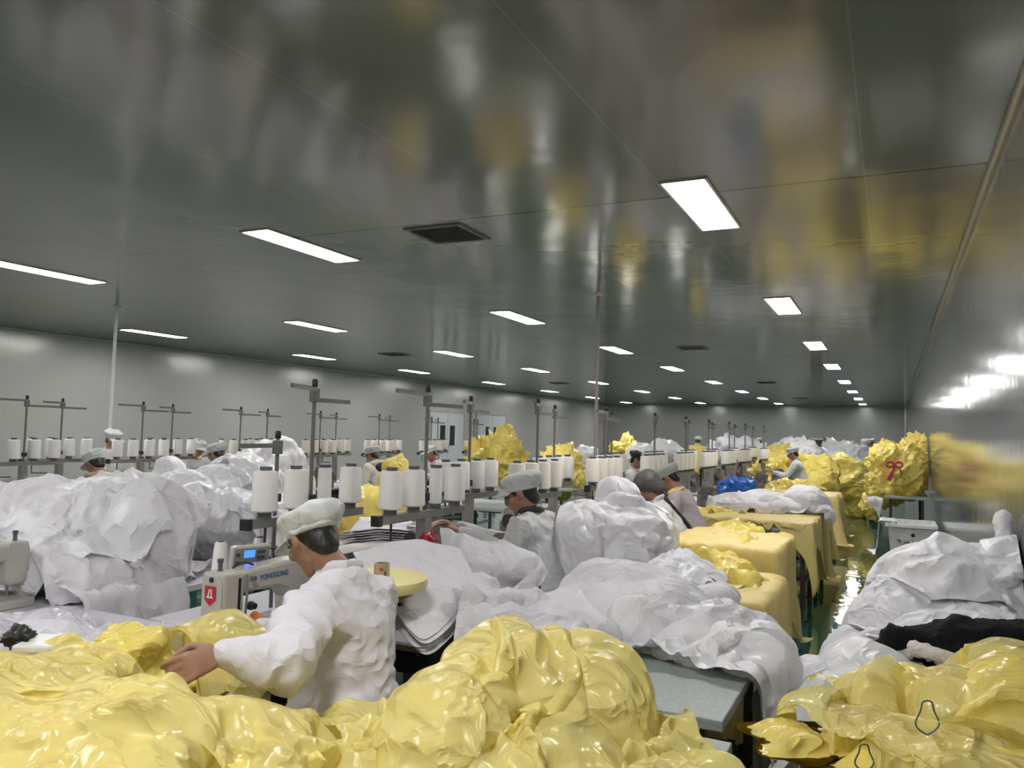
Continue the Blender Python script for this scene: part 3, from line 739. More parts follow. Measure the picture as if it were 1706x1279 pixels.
def overlock(detail=True):
    """overlock machine, operator at +X, origin on the table"""
    t = empty('overlock_machine')
    MB().prism([(-.14, .0), (-.14, .20), (-.11, .235), (.05, .245), (.13, .22), (.15, .16), (.15, .09), (.13, 0)], -.10, .07, 'X').build('casting', m_machgrey, t, bevel=.012)
    MB().prism([(-.12, .16), (-.12, .28), (-.06, .30), (.02, .29), (.03, .235), (-.02, .19), (-.03, .16)], -.07, .10, 'X').build('upper_arm', m_machgrey, t, bevel=.012)
    MB().box(-.06, .16, -.14, .02, .0, .11).build('cloth_plate', m_steel, t, bevel=.006)
    for k in range(4):
        MB().lathe([(.011, 0), (.013, .008), (.009, .014), (.009, .026)], -.07 + .045 * k, .10 - .02 * k, .30 - .008 * k, n=12).build('tension_knob', m_steel, t, smooth=True)
    for k in range(3):
        MB().lathe([(.008, 0), (.008, .012)], .07, -.06 + .06 * k, .17 + .012 * k, n=10, axis='X').build('bolt', m_black, t, smooth=True)
    MB().lathe([(.05, 0), (.058, .006), (.058, .03), (.02, .034)], 0, .15, .13, n=20, axis='Y').build('hand_wheel', m_dark, t, smooth=True)
    MB().tube([(.10, -.11, .20), (.11, -.11, .12)], .004, 8).tube([(.10, -.09, .20), (.12, -.09, .12)], .004, 8).build('needle_bar', m_steel, t, smooth=True)
    MB().box(-.08, .05, -.145, -.13, .02, .16).build('front_cover', m_machgrey, t, bevel=.006)
    return t
def sewing_table(w=1.2, d=.58, top=m_whitetop, panel=True):
    """top centred on origin, length along Y, height .75; origin on the floor"""
    t = empty('sewing_table')
    MB().box(-d / 2, d / 2, -w / 2, w / 2, .715, .75).build('tabletop', top, t, bevel=.004)
    MB().box(-d / 2 - .002, d / 2 + .002, -w / 2 - .002, w / 2 + .002, .718, .738).build('edge_band', m_edge, t)
    for sy in (-1, 1):
        l = MB(); y = sy * (w / 2 - .1)
        l.box(-.025, .025, y - .03, y + .03, .03, .715); l.box(-d / 2 + .04, d / 2 - .04, y - .03, y + .03, 0, .04); l.box(-d / 2 + .06, d / 2 - .06, y - .02, y + .02, .675, .715)
        l.build('leg', m_dark, t, bevel=.003)
    MB().box(-.02, .02, -w / 2 + .1, w / 2 - .1, .18, .22).build('cross_bar', m_dark, t)
    if panel: MB().box(-.10, .12, -.25, .15, .50, .70).build('motor_box', m_darkgrey, t, bevel=.01)
    return t
def work_table(w, d, top, label, loc, rz=0, cat='table', frame=True):
    t = empty('work_table', loc, rz, label, cat)
    MB().box(-w / 2, w / 2, -d / 2, d / 2, .715, .75).build('tabletop', top, t, bevel=.004)
    for sx in (-1, 1):
        for sy in (-1, 1):
            MB().box(sx * (w / 2 - .09) - .02, sx * (w / 2 - .09) + .02, sy * (d / 2 - .09) - .02, sy * (d / 2 - .09) + .02, 0, .715).build('leg', m_dark, t, bevel=.002)
    f = MB()
    for sx in (-1, 1): f.box(sx * (w / 2 - .09) - .015, sx * (w / 2 - .09) + .015, -d / 2 + .1, d / 2 - .1, .20, .235)
    f.box(-w / 2 + .1, w / 2 - .1, -.015, .015, .20, .235); f.build('cross_bar', m_dark, t)
    return t
def stool(loc, label):
    t = empty('stool', loc, 0, label, 'stool', 'workers\' stools')
    MB().lathe([(.14, 0), (.155, .01), (.155, .03), (.14, .04)], 0, 0, .44, n=28).build('seat', m_wood, t, smooth=True)
    for k in range(4):
        a = PI / 4 + k * PI / 2
        MB().tube([(.11 * math.cos(a), .11 * math.sin(a), .44), (.16 * math.cos(a), .16 * math.sin(a), 0)], .011, 8).build('leg', m_dark, t, smooth=True)
    return t
# ------------------------------------------------------------------ row B (centre) and row A (left): tables, racks, spools
TZ = .75
def rack(Y, X, idx, side, thin=(), rowname='centre row', cream=False, nsp=4, proto=None, skip=()):
    od = ORD[idx] if idx < len(ORD) else 'far'
    lab = '%s grey thread stand from the camera, %s side of the %s' % (od, side, rowname)
    st_ = place(proto or st_near, (X, Y, TZ), 0, lab, 'thread stand', 'thread stands of the ' + rowname)
    for k in range(nsp):
        if skip and k in skip: continue
        y = Y + (k - (nsp - 1) / 2) * .2
        pr = sp_thin if k in thin else (sp_cream if cream else sp_big)
        pos = ['nearest', 'second', 'third', 'farthest'][k]
        spool(pr, (X, y, TZ + .472), '%s %s spool on the %s stand, %s side of %s' % (pos, 'slim white' if k in thin else ('cream' if cream else 'white'), od, side, rowname),
              'spools of the %s' % rowname, tilt=(random.uniform(-.02, .02), random.uniform(-.02, .02)))
BL = [2.95, 4.49, 5.91, 7.36, 8.9, 10.56, 12.13, 14.0, 16.0]
BR = [3.40, 4.78, 6.16, 7.64, 8.95, 10.19, 11.6, 12.95, 15.0]
for i, y in enumerate(BL): rack(y, -2.47, i, 'left', thin=(2,) if i == 0 else ((1,) if i in (3, 6) else ()), cream=i > 2, proto=st_b)
for i, y in enumerate(BR): rack(y, -2.12, i, 'right', thin=(2,) if i == 0 else (), cream=i > 0, proto=st_b if i % 2 else st_near)
AL = [5.35, 6.75, 8.35, 9.85, 11.3, 12.9, 14.5]; AR = [4.75, 6.05, 7.5, 9.05, 10.5, 12.1, 13.7]
for i, y in enumerate(AL): rack(y, -7.8, i, 'left', rowname='left-hand row', cream=i > 1, thin=(1,) if i == 2 else (), proto=st_b)
for i, y in enumerate(AR): rack(y, -7.45, i, 'right', rowname='left-hand row', cream=i > 1, thin=(0, 3) if i == 2 else (), proto=st_near)
tb = sewing_table()
for i, y in enumerate(BR):
    place(tb, (-1.98, y - .1, 0), 0, '%s sewing table from the camera, right side of centre row' % ORD[i], 'table', 'sewing tables of the centre row')
for i, y in enumerate(BL):
    place(tb, (-2.62, y + .1, 0), 0, '%s sewing table from the camera, left side of centre row' % ORD[i], 'table', 'sewing tables of the centre row')
tp = sewing_table()
place(tp, (-2.2, 2.35, 0), 0, 'white sewing table carrying the machine with the red badge', 'table', 'sewing tables of the centre row', sc=(1.1, .95, 1))
for i, y in enumerate(AR):
    place(tb, (-7.3, y, 0), 0, '%s sewing table from the camera, right side of left-hand row' % ORD[i], 'table', 'sewing tables of the left-hand row')
    place(tb, (-7.95, y + .55, 0), 0, '%s sewing table from the camera, left side of left-hand row' % ORD[i], 'table', 'sewing tables of the left-hand row')
ov = overlock()
for i, y in enumerate(BR):
    place(ov, (-1.88, y + .10 if i else 3.92, TZ), 0, '%s grey overlock machine, right side of centre row' % ORD[i], 'sewing machine', 'overlock machines of the centre row')
for i, y in enumerate(BL[1:]):
    place(ov, (-2.78, y, TZ), PI, '%s grey overlock machine, left side of centre row' % ORD[i], 'sewing machine', 'overlock machines of the centre row')
for i, y in enumerate(AR):
    place(ov, (-7.18, y - .2, TZ), 0, '%s grey overlock machine, right side of left-hand row' % ORD[i], 'sewing machine', 'overlock machines of the left-hand row')
# nearest lockstitch machine, its control box, low stand and two cones
lm = lockstitch()
place(lm, (-2.30, 2.27, TZ), 0, 'cream lockstitch sewing machine with red shield badge and blue lettering', 'sewing machine')
cp = empty('control_panel', (-2.40, 2.50, TZ + .30), 0, 'small machine control box with lit blue display above the nearest sewing machine', 'control panel')
m4 = Matrix.Rotation(-.30, 4, 'Z') @ Matrix.Rotation(.18, 4, 'Y')
MB().box(-.015, .015, -.085, .085, -.04, .055, 0, m4).build('housing', m_mach, cp, bevel=.006)
fc = MB().box(.0155, .018, -.078, .078, -.030, .047, 0, m4).build('keypad', m_panelgrey, cp)
MB().box(.018, .0195, -.035, .012, .008, .038, 0, m4).build('display', m_lcd, fc)
for (y, z) in [(-.062, .022), (-.062, -.012), (.03, .028), (.05, .028), (.03, .005), (.05, .005), (.035, -.018), (.055, -.018)]: MB().box(.018, .020, y - .008, y + .008, z - .007, z + .007, 0, m4).build('button', m_darkgrey, fc)
MB().tube([(0, 0, -.04), (.01, .02, -.07)], .012, 8).build('bracket', m_dark, cp, smooth=True)
st_low = make_stand(arms=((-.28, .0, .10), (.02, 0, 0)), low=True)
place(st_low, (-2.62, 2.88, TZ), 0, 'low thread stand with one dark arm, left of the nearest rack', 'thread stand')
tr = MB(); tr.box(-.10, .10, -.20, .12, .155, .163); tr.build('cone_tray', m_whitep, st_low); MB().box(-.03, .03, -.10, .0, .12, .155).build('tray_bracket', m_dark, st_low)
spool(sp_cone, (-2.66, 2.655 - .06, TZ + .175), 'slim white thread cone, left one of the pair behind the nearest sewing machine', 'small cones')
spool(sp_cone, (-2.62, 2.83 - .04, TZ + .175), 'slim white thread cone, right one of the pair beside the worker\'s white cap', 'small cones')
# second lockstitch cut by the left picture edge
lm2 = lockstitch(False)
q = P(14, 960, 3.6); lm2.location = (q[0], q[1], TZ); lm2.rotation_euler = (0, 0, PI)
tag(lm2, 'worn cream sewing machine cut off by the left picture edge', 'sewing machine')
# hanging conduits
for (x, y, l, r) in [(-9.74, 7.39, 'white cable conduit dropping from the ceiling at the left', .022), (-3.04, 8.49, 'pinkish conduit pipe dropping from the ceiling in the middle', .02)]:
    t = empty('drop_conduit', (x, y, 0), 0, l, 'pipe')
    MB().tube([(0, 0, .9), (0, 0, H)], r, 10).build('pipe', m_whitep if x < -9 else m_lilac if r == .02 else m_aluminium, t, smooth=True)
    MB().lathe([(r + .03, 0), (r + .03, .02)], 0, 0, H - .02, n=16).build('ceiling_flange', m_whitep, t)
    MB().box(-.05, .05, -.04, .04, .82, .92).build('socket_box', m_whitep, t, bevel=.004)
# ------------------------------------------------------------------ the workers
S_l = R[:, 0]; S_u = np.array([0, 0, 1.])
W = lambda v: np.array(v, float)
# nearest worker, seen from behind, left arm stretched to the yellow film
J = dict(head=P(521, 900, 2.66), neck=P(566, 958, 2.64), pelvis=P(566, 1225, 2.52), sidev=W((-.50, -.86, 0)),
         face=W((-.72, .22, -.62)), up=W((-.50, .14, .80)),
         shL=P(512, 1022, 2.44), shR=P(620, 1000, 2.72), elL=P(474, 1108, 2.20), wrL=P(372, 1088, 2.14),
         elR=P(520, 1075, 2.93), wrR=P(432, 1045, 2.80), knL=P(430, 1290, 2.35), knR=P(480, 1290, 2.75))
J['ftL'] = np.array([J['knL'][0], J['knL'][1], 0]); J['ftR'] = np.array([J['knR'][0], J['knR'][1], 0])
J['hL'] = (P(326, 1106, 2.08) - P(372, 1088, 2.14), W((.435, -.898, .25))); J['curlL'] = (.7, .85, .95, .6)
person(J, 'person in white coat and cap, back turned, arm stretched over yellow film', coat=m_coat, cap=m_capw, vox=.0055, cvox=.009, seed=11, fold=.022)
stool((J['pelvis'][0], J['pelvis'][1], 0), 'wooden stool under the nearest seated worker')
# second worker, side view, forearms on the machine
J = dict(head=P(868, 822, 4.42), neck=P(884, 858, 4.42), pelvis=P(902, 985, 4.25), sidev=W((-.35, -.94, 0)),
         face=W((-.86, -.18, -.46)), up=W((-.45, -.08, .88)),
         shL=P(866, 884, 4.22), shR=P(905, 872, 4.55), elL=P(852, 925, 4.18), wrL=P(768, 886, 4.20), elR=P(840, 905, 4.5), wrR=P(765, 878, 4.45),
         knL=P(800, 1010, 4.1), knR=P(800, 1000, 4.4))
J['ftL'] = np.array([J['knL'][0], J['knL'][1], 0]); J['ftR'] = np.array([J['knR'][0], J['knR'][1], 0])
person(J, 'person in pale grey coat and cap bent over the second machine, dark collar', coat=m_greycoat, cap=m_capm, vox=.009, cvox=.013, seed=5, scarf=m_dark, fold=.02)
stool((J['pelvis'][0], J['pelvis'][1], 0), 'wooden stool under the worker in pale grey')
# third: dark hair net, fourth: lilac gown
def strap(root, G, Tf, Hf, off):
    a, b = G['neck'] - Tf[:, 0] * .08, G['pelvis'] - Tf[:, 0] * .13
    blob('dark_edge', [[(a + Tf[:, 1] * .04, .02), (lerp(a, b, .5) - Tf[:, 0] * .03 , .02)], [(lerp(a, b, .5) - Tf[:, 0] * .03, .02), (b, .02)]], .012, m_black, root)
def place_person(px, hy, X, ang, label, **k):
    r = R @ np.array([px - CX, hy - CY, F_PX]); t = X / r[0]
    body = {q: k.pop(q) for q in list(k) if q in ('seat', 'lean', 'head_down', 'head_yaw', 'reach', 'hand_z', 'spread', 'tall', 'stand')}
    J = seated(0, 0, ang, **body)
    hd = J['head']; Y = r[1] * t
    dx, dy = X - hd[0], Y - hd[1]
    for q in J:
        if q not in ('face', 'up', 'sidev'): J[q] = np.array(J[q]) + np.array([dx, dy, 0])
    return person(J, label, **k)
place_person(1076, 790, -1.78, PI * 1.02, 'person in dark hair net and grey coat behind the tall white fabric heap', coat=m_greycoat, capkind='bonnet', vox=.012, cvox=.016, seed=3, lean=.5, extra=strap)
def sash(root, G, Tf, Hf, off):
    c = lerp(G['neck'], G['pelvis'], .80)
    pts = [c + Tf[:, 0] * .150 * math.cos(a) + Tf[:, 1] * .182 * math.sin(a) for a in np.linspace(0, 2 * PI, 25)]
    MB().tube(pts, .006, 6).build('waist_tie', m_white, root, smooth=True)
place_person(1113, 785, -1.85, PI * 1.0, 'person in lilac gown and grey-green cap, head bowed', coat=m_lilac, cap=m_capg, vox=.012, cvox=.016, seed=9, lean=.42, head_down=.75, scarf=m_ycloth, extra=sash)
place_person(1012, 806, -2.95, .1, 'person with uncovered black hair behind the pale heap', coat=m_greycoat, capkind=None, vox=.014, cvox=.02, seed=4, lean=.55, head_down=.8)
place_person(1063, 762, -3.1, .1, 'person in black headwear behind the fourth rack of spools', coat=m_greycoat, cap=m_dark, vox=.016, cvox=.022, seed=4, lean=.2)
place_person(1320, 757, -1.62, PI * 1.0, 'person in grey coat sewing beside the far yellow heap', coat=m_greycoat, cap=m_capm, vox=.014, cvox=.02, seed=8, lean=.25, head_down=.5, hand_z=1.0, reach=.5, seat=.60)
# left-hand row
def furcol(mm, body):
    def f_(root, G, Tf, Hf, off):
        n = G['neck'] - Tf[:, 2] * .01
        blob('fur_collar', [[(n - Tf[:, 0] * .06 + Tf[:, 1] * .13 * q, (.05, .05, .04)), (n + Tf[:, 0] * .02 + Tf[:, 1] * .10 * q, .04), (n - Tf[:, 0] * .10, (.05, .06, .04))] for q in (-1, 1)], .014, mm, root, disp=lambda v, nn: v + nn * (crease(v, 25, 1) * .012)[:, None])
        blob('hood', [[(n - Tf[:, 0] * .10 - Tf[:, 2] * .08, (.08, .13, .08), Tf), (n - Tf[:, 0] * .04, (.06, .10, .03), Tf)]], .016, body, root)
    return f_
place_person(160, 749, -6.65, PI * .97, 'person in white cap with tan fur and maroon hood', coat=m_white, cap=m_capw, vox=.014, cvox=.02, seed=2, lean=.45, head_down=.7, extra=furcol(m_fur, m_maroon))
place_person(190, 722, -8.55, 0.05, 'person with grey cap and black hair behind the left-hand spools', coat=m_greycoat, cap=m_capm, vox=.016, cvox=.022, seed=2, lean=.1, seat=.62)
place_person(361, 749, -6.65, PI * 1.0, 'person in cream coat and grey cap facing left, left-hand row', coat=m_beige, cap=m_capm, vox=.014, cvox=.02, seed=6, lean=.35, head_down=.5, seat=.56)
place_person(330, 748, -8.55, 0.0, 'person hidden behind a slim spool, yellow collar showing', coat=m_greycoat, cap=m_capw, vox=.016, cvox=.022, seed=2, lean=.2, scarf=m_ycloth)
place_person(620, 757, -6.65, PI * .95, 'person in cream coat with pale fleece hood facing left', coat=m_beige, cap=m_capm, vox=.014, cvox=.02, seed=7, lean=.4, head_down=.5, extra=furcol(m_furw, m_trous))
place_person(716, 746, -6.9, PI * 1.3, 'person in white cap and pink collar behind the second stand pole', coat=m_white, cap=m_capw, vox=.016, cvox=.022, seed=7, lean=.4, scarf=m_pink)
# far end
place_person(1450, 748, -.55, PI * .9, 'person standing in the far aisle, dark clothes, taller of two', coat=m_dark, cap=m_capm, vox=.018, cvox=.025, seed=1, stand=True, lean=.15)
place_person(1442, 757, -.62, PI * 1.4, 'person in white cap and pale top before the darker one', coat=m_greycoat, cap=m_capw, vox=.018, cvox=.025, seed=1, stand=True, lean=.2)
place_person(1358, 757, -2.4, PI, 'person in grey cap between the yellow and white far heaps', coat=m_greycoat, cap=m_capm, vox=.018, cvox=.025, seed=1, lean=.2)
place_person(1334, 757, -2.3, PI, 'person in grey cap just behind the sewing figure in grey', coat=m_greycoat, cap=m_capm, vox=.018, cvox=.025, seed=1, lean=.2)
place_person(1264, 733, -4.2, PI, 'person in white cap by the farthest white heaps', coat=m_greycoat, cap=m_capw, vox=.02, cvox=.03, seed=1, stand=True, lean=.4)
place_person(1163, 740, -4.6, PI * .5, 'person with dark head beside a yellow bundle, far centre', coat=m_ycloth, cap=m_capw, vox=.02, cvox=.03, seed=1, stand=True, lean=.4)
# ------------------------------------------------------------------ heaps of fabric and film
CF = np.stack([R[:, 0] * [1, 1, 0], R[:, 2] * [1, 1, 0], [0, 0, 1]], 1); CF = CF / np.linalg.norm(CF, axis=0)
def lump(px, py, d, rx, ry, rd): return (P(px, py, d), (rx * d / F_PX, rd, ry * d / F_PX), CF)
def heap(name, label, cat, m, lumps, vox=.02, amp=.2, scale=2.6, seed=0, zmin=None, group=None, smooth=None, hulls=None, aniso=.85, gain=.42, octv=4, warp=.8, shrink=.93):
    smooth = smooth or max(4, int((.07 / vox) ** 2 * .8))
    lumps = [(l[0], np.array(l[1]) * shrink, l[2] if len(l) > 2 else None) for l in lumps]
    def dsp(v, n):
        v = v + n * (ridged(v, scale, seed, octv, aniso, gain, warp) * amp)[:, None]
        if zmin is not None: v[:, 2] = np.maximum(v[:, 2], zmin + .004)
        return v
    o = blob(name, (hulls or []) + [[l] for l in lumps], vox, m, None, smooth, dsp)
    c = verts_of(o.data).mean(0); c[2] = verts_of(o.data)[:, 2].min()
    v = verts_of(o.data) - c; set_verts(o.data, v); o.location = c
    return tag(o, label, cat, group)
def add_sheet(par, cx, cy, z, w_, d_, rz, ell, boxes, m, n=80, name='loose_sheet', **k):
    o = sheet_over(name, cx, cy, z, w_, d_, rz, ell, boxes, m, None, n, **k)
    v = verts_of(o.data) - np.array(par.location); set_verts(o.data, v); o.parent = par
    return o
def solo_sheet(name, label, cat, *a, **k):
    o = sheet_over(name, *a, **k); v = verts_of(o.data); c = v.mean(0); c[2] = v[:, 2].min(); set_verts(o.data, v - c); o.location = c
    return tag(o, label, cat)
def patch(name, ctrl, m, n=60, layers=1, gap=.012, amp=.03, scale=4, seed=0, par=None, label=None, cat=None, subd=1, aniso=.85, gain=.45, group=None, names='layer'):
    """a sheet through a 3x3 (or larger) net of points, optionally a stack of layers"""
    Cn = np.array(ctrl, float); a, b, _ = Cn.shape
    def basis(t, k):                                        # smooth interpolation through the rows
        x = t * (k - 1); i = np.clip(np.floor(x).astype(int), 0, k - 2); f = x - i
        return i, f
    def interp(A, t):
        k = A.shape[0]; i, f = basis(t, k); g = lambda j: A[np.clip(j, 0, k - 1)]
        p0, p1, p2, p3 = g(i - 1), g(i), g(i + 1), g(i + 2); f = f.reshape((-1,) + (1,) * (A.ndim - 1))
        return .5 * ((2 * p1) + (-p0 + p2) * f + (2 * p0 - 5 * p1 + 4 * p2 - p3) * f ** 2 + (-p0 + 3 * p1 - 3 * p2 + p3) * f ** 3)
    t = np.linspace(0, 1, n); G = interp(Cn, t); G = interp(np.swapaxes(G, 0, 1), t); G = np.swapaxes(G, 0, 1)
    root = None
    for l in range(layers):
        V = G.reshape(-1, 3) - np.array([0, 0, gap * l]) + (0 if l == 0 else np.array([.012 * math.sin(l * 2.1), .012 * math.cos(l * 1.7), 0]))
        o = fold_grid(name if l == 0 else names, V, G.reshape(-1, 3), n, n, m, None, subd, scale, seed, 4, aniso, gain, amp, .3)
        sd = o.modifiers.new('t', 'SOLIDIFY'); sd.thickness = .004
        v = verts_of(o.data)
        if root is None:
            if par is None: c = v.mean(0); c[2] = v[:, 2].min(); o.location = c
            else: c = np.array(par.location); o.parent = par
            root = o if par is None else par; first = o
        else: c = np.array(root.location); o.parent = root
        set_verts(o.data, v - c)
    return tag(first, label, cat, group) if label else first
# side tables
work_table(1.0, 1.15, m_tabletop, 'grey laminate work table under the long white garments', (-.96, 3.03, 0))
work_table(1.25, 2.1, m_whitetop, 'long white cutting table in front of the left white heap', (-3.95, 2.45, 0))
work_table(1.25, 2.2, m_whitetop, 'white cutting table with folded fabric, behind the near racks', (-3.95, 4.65, 0))
work_table(1.3, .9, m_tabletop, 'low table hidden under the front left yellow film', (-1.45, 1.12, 0))
work_table(.95, .85, m_tabletop, 'table hidden under the front middle yellow film', (-.88, 1.88, 0))
TB = [(-1.46, -.46, 2.455, 3.605, .75)]
work_table(.83, 1.2, m_whitetop, 'white table with scraps and clear film at the left', (-2.905, 1.83, 0))
# 1 yellow, front left
L1 = [lump(-10, 1260, 1.95, 165, 100, .26), lump(222, 1160, 2.35, 88, 120, .17), lump(140, 1200, 2.25, 95, 92, .2), lump(300, 1170, 2.5, 70, 100, .12), lump(365, 1120, 2.62, 75, 88, .12), lump(110, 1315, 1.6, 210, 90, .3), lump(390, 1345, 1.75, 130, 90, .22), lump(485, 1345, 1.85, 50, 65, .15)]
YK = dict(gain=.52, octv=5, aniso=.9)
h1 = heap('film_heap', 'yellow plastic film heap filling the front left corner', 'film heap', m_yellow, L1, .011, .19, 3.2, 1, .755, **YK)
tb_ = [(-2.1, -.8, .67, 1.57, .75)]
add_sheet(h1, *P(220, 1190, 1.95)[:2], 1.25, 1.0, .7, .5, L1, tb_, m_ysheet, 130, seed=1, floor=.3, amp=.12, scale=3.5, gain=.5)
add_sheet(h1, *P(300, 1300, 1.72)[:2], 1.10, .9, .7, 1.2, L1, tb_, m_ysheet, 110, seed=2, floor=.3, thick=.014, amp=.13, scale=4, gain=.5)
add_sheet(h1, *P(30, 1290, 1.7)[:2], 1.1, .9, .6, -.2, L1, tb_, m_ysheet, 120, seed=3, floor=.3, thick=.02, amp=.13, scale=3.5, gain=.5)
add_sheet(h1, *P(365, 1110, 2.6)[:2], 1.3, .5, .4, -.2, L1, tb_, m_ysheet, 80, seed=13, floor=.3, thick=.01, amp=.06, scale=5)
# 2 yellow, front middle
L2 = [lump(870, 1212, 2.15, 120, 122, .24), lump(768, 1258, 1.95, 85, 90, .2), lump(965, 1198, 2.2, 85, 98, .22), lump(990, 1290, 2.2, 70, 110, .2), lump(855, 1315, 1.9, 155, 85, .25)]
h2 = heap('film_heap', 'yellow film heap in the front middle, right of the nearest worker', 'film heap', m_yellow, L2, .011, .18, 3.2, 21, .755, **YK)
tb_ = [(-1.35, -.41, 1.46, 2.3, .75)]
add_sheet(h2, *P(850, 1160, 2.1)[:2], 1.25, 1.0, .8, .3, L2, tb_, m_ysheet, 130, seed=4, floor=.3, amp=.12, scale=3.5, gain=.5)
add_sheet(h2, *P(880, 1220, 2.0)[:2], 1.2, .85, .8, 1.0, L2, tb_, m_ysheet, 110, seed=5, floor=.3, thick=.014, amp=.13, scale=4, gain=.5)
# 3 tall white heap, centre
L3 = [lump(1030, 918, 4.6, 80, 72, .3), lump(970, 908, 4.5, 38, 50, .2), lump(1072, 900, 4.8, 40, 50, .22), lump(1035, 1000, 4.25, 85, 50, .28), lump(1120, 995, 4.2, 70, 42, .26), lump(1034, 845, 4.7, 20, 40, .08), lump(1190, 1010, 3.9, 35, 18, .15)]
h3 = heap('fabric_heap', 'tall white fabric heap in the middle, right of the grey coat', 'fabric heap', m_white, L3, .016, .25, 2.6, 31, .5, gain=.5)
for q, (px, py, d, w_, rz, sd) in enumerate([(1020, 860, 4.5, 1.1, .4, 6), (1070, 930, 4.3, 1.1, 1.1, 7), (1000, 960, 4.1, .9, -.3, 8)]):
    add_sheet(h3, *P(px, py, d)[:2], 1.5, w_ * .85, w_ * .7, rz, L3, [(-1.5, -.55, 3.65, 4.9, .75)], m_white2 if q else m_white, 110, seed=sd, floor=.35, thick=.006 + .008 * q, amp=.12, gain=.5)
# 4 long white garments over the grey table
L4 = [((-1.25, 3.2, .78), (.26, .26, .07)), ((-.95, 3.3, .80), (.30, .22, .10)), ((-.64, 3.25, .78), (.24, .24, .07)), ((-1.05, 3.52, .83), (.30, .12, .13)), ((-.46, 3.12, .76), (.12, .16, .05))]
h4 = heap('garment_heap', 'long white garments spilling over the grey table', 'garment heap', m_white, L4, .012, .12, 4.5, 41, .754)
for q, (x, y, z_, w_, d_, rz, sd) in enumerate([(-.92, 3.2, 1.12, 1.2, .55, .08, 9), (-.75, 3.12, 1.10, 1.0, .42, -.3, 10), (-1.15, 3.32, 1.2, 1.1, .6, .4, 12)]):
    add_sheet(h4, x, y, z_, w_, d_, rz, L4, TB, m_white if q != 1 else m_white2, 120, seed=sd, dome=.05, floor=.45, thick=.006 + .008 * q, amp=.10, scale=4.2, aniso=.92)
# 5 flat white stack over the second sewing table, and the strips fed to the machine
patch('fabric_stack', [[P(588, 925, 3.4), P(625, 975, 3.15), P(668, 1040, 2.92)], [P(680, 903, 3.55), P(705, 950, 3.3), P(705, 1068, 2.88)], [P(765, 915, 3.75), P(783, 975, 3.4), P(745, 1040, 3.05)]],
      m_white, 60, 5, .014, .02, 3.0, 3, label='smooth white fabric stack sagging off the table behind the yellow disc', cat='fabric stack')
patch('garment', [[P(735, 885, 3.9), P(745, 930, 3.8), P(752, 965, 3.8)], [P(775, 900, 3.85), P(800, 940, 3.7), P(812, 985, 3.7)], [P(870, 920, 3.8), P(872, 945, 3.7), P(868, 985, 3.75)], [P(900, 955, 3.75), P(898, 965, 3.7), P(880, 975, 3.75)]],
      m_white, 46, 2, .02, .06, 5, 8, label='white garment being sewn, hanging before the pale grey coat', cat='garment')
patch('sleeve', [[P(893, 948, 3.7), P(898, 962, 3.68), P(893, 975, 3.7)], [P(850, 985, 3.6), P(858, 1000, 3.58), P(862, 1012, 3.62)], [P(815, 1015, 3.5), P(822, 1035, 3.5), P(830, 1050, 3.55)]],
      m_white, 34, 1, .02, .03, 6, 9, par=[o for o in bpy.data.objects if o.name == 'garment'][0])
patch('garment', [[P(770, 965, 3.35), P(760, 1030, 3.1), P(755, 1100, 2.95)], [P(840, 1000, 3.3), P(850, 1050, 3.1), P(850, 1110, 2.9)], [P(930, 1030, 3.3), P(960, 1060, 3.1), P(1000, 1095, 2.85)]],
      m_white, 60, 2, .02, .13, 4, 15, label='white garment bridging from the flat stack to the long garments', cat='garment')
# 7, 8 left white masses
L7 = [lump(150, 895, 4.3, 115, 72, .35), lump(55, 885, 4.5, 95, 75, .38), lump(262, 885, 4.2, 42, 62, .25), lump(190, 820, 4.6, 30, 26, .12), lump(120, 960, 3.9, 95, 35, .22), lump(235, 835, 4.5, 40, 32, .2), lump(-50, 940, 4.0, 80, 60, .3)]
h7 = heap('fabric_heap', 'large crumpled white fabric heap at the left', 'fabric heap', m_white, L7, .016, .26, 2.6, 51, .755, gain=.5)
for q, (px, py, d, w_, rz, sd) in enumerate([(150, 850, 4.2, 1.3, .4, 16), (60, 900, 4.0, 1.2, 1.1, 17), (200, 930, 3.9, 1.0, -.3, 18)]):
    add_sheet(h7, *P(px, py, d)[:2], 1.45, w_ * .85, w_ * .6, rz, L7, [(-4.575, -3.325, 1.4, 5.75, .75)], m_white2 if q == 1 else m_white, 110, seed=sd, floor=.35, thick=.006 + .008 * q, amp=.13, gain=.5)
L8 = [lump(335, 850, 5.2, 55, 48, .3), lump(400, 830, 5.6, 50, 50, .35), lump(460, 790, 6.0, 38, 36, .28), lump(380, 880, 5.0, 50, 35, .3), lump(283, 805, 5.6, 20, 22, .15), lump(350, 885, 4.9, 90, 45, .22), lump(420, 880, 5.0, 50, 50, .2)]
h8 = heap('fabric_heap', 'sheer white drapery heap rising behind the small thread cones', 'fabric heap', m_white2, L8, .02, .26, 2.3, 61, .755)
for q, (px, py, d, w_, rz, sd) in enumerate([(370, 810, 5.2, 1.4, .4, 26), (460, 770, 5.8, 1.0, 1.1, 27)]):
    add_sheet(h8, *P(px, py, d)[:2], 1.6, w_ * .75, w_ * .55, rz, L8, [(-4.575, -3.325, 1.4, 5.75, .75)], m_white2, 100, seed=sd, floor=.35, thick=.01, amp=.2, scale=4, gain=.55)
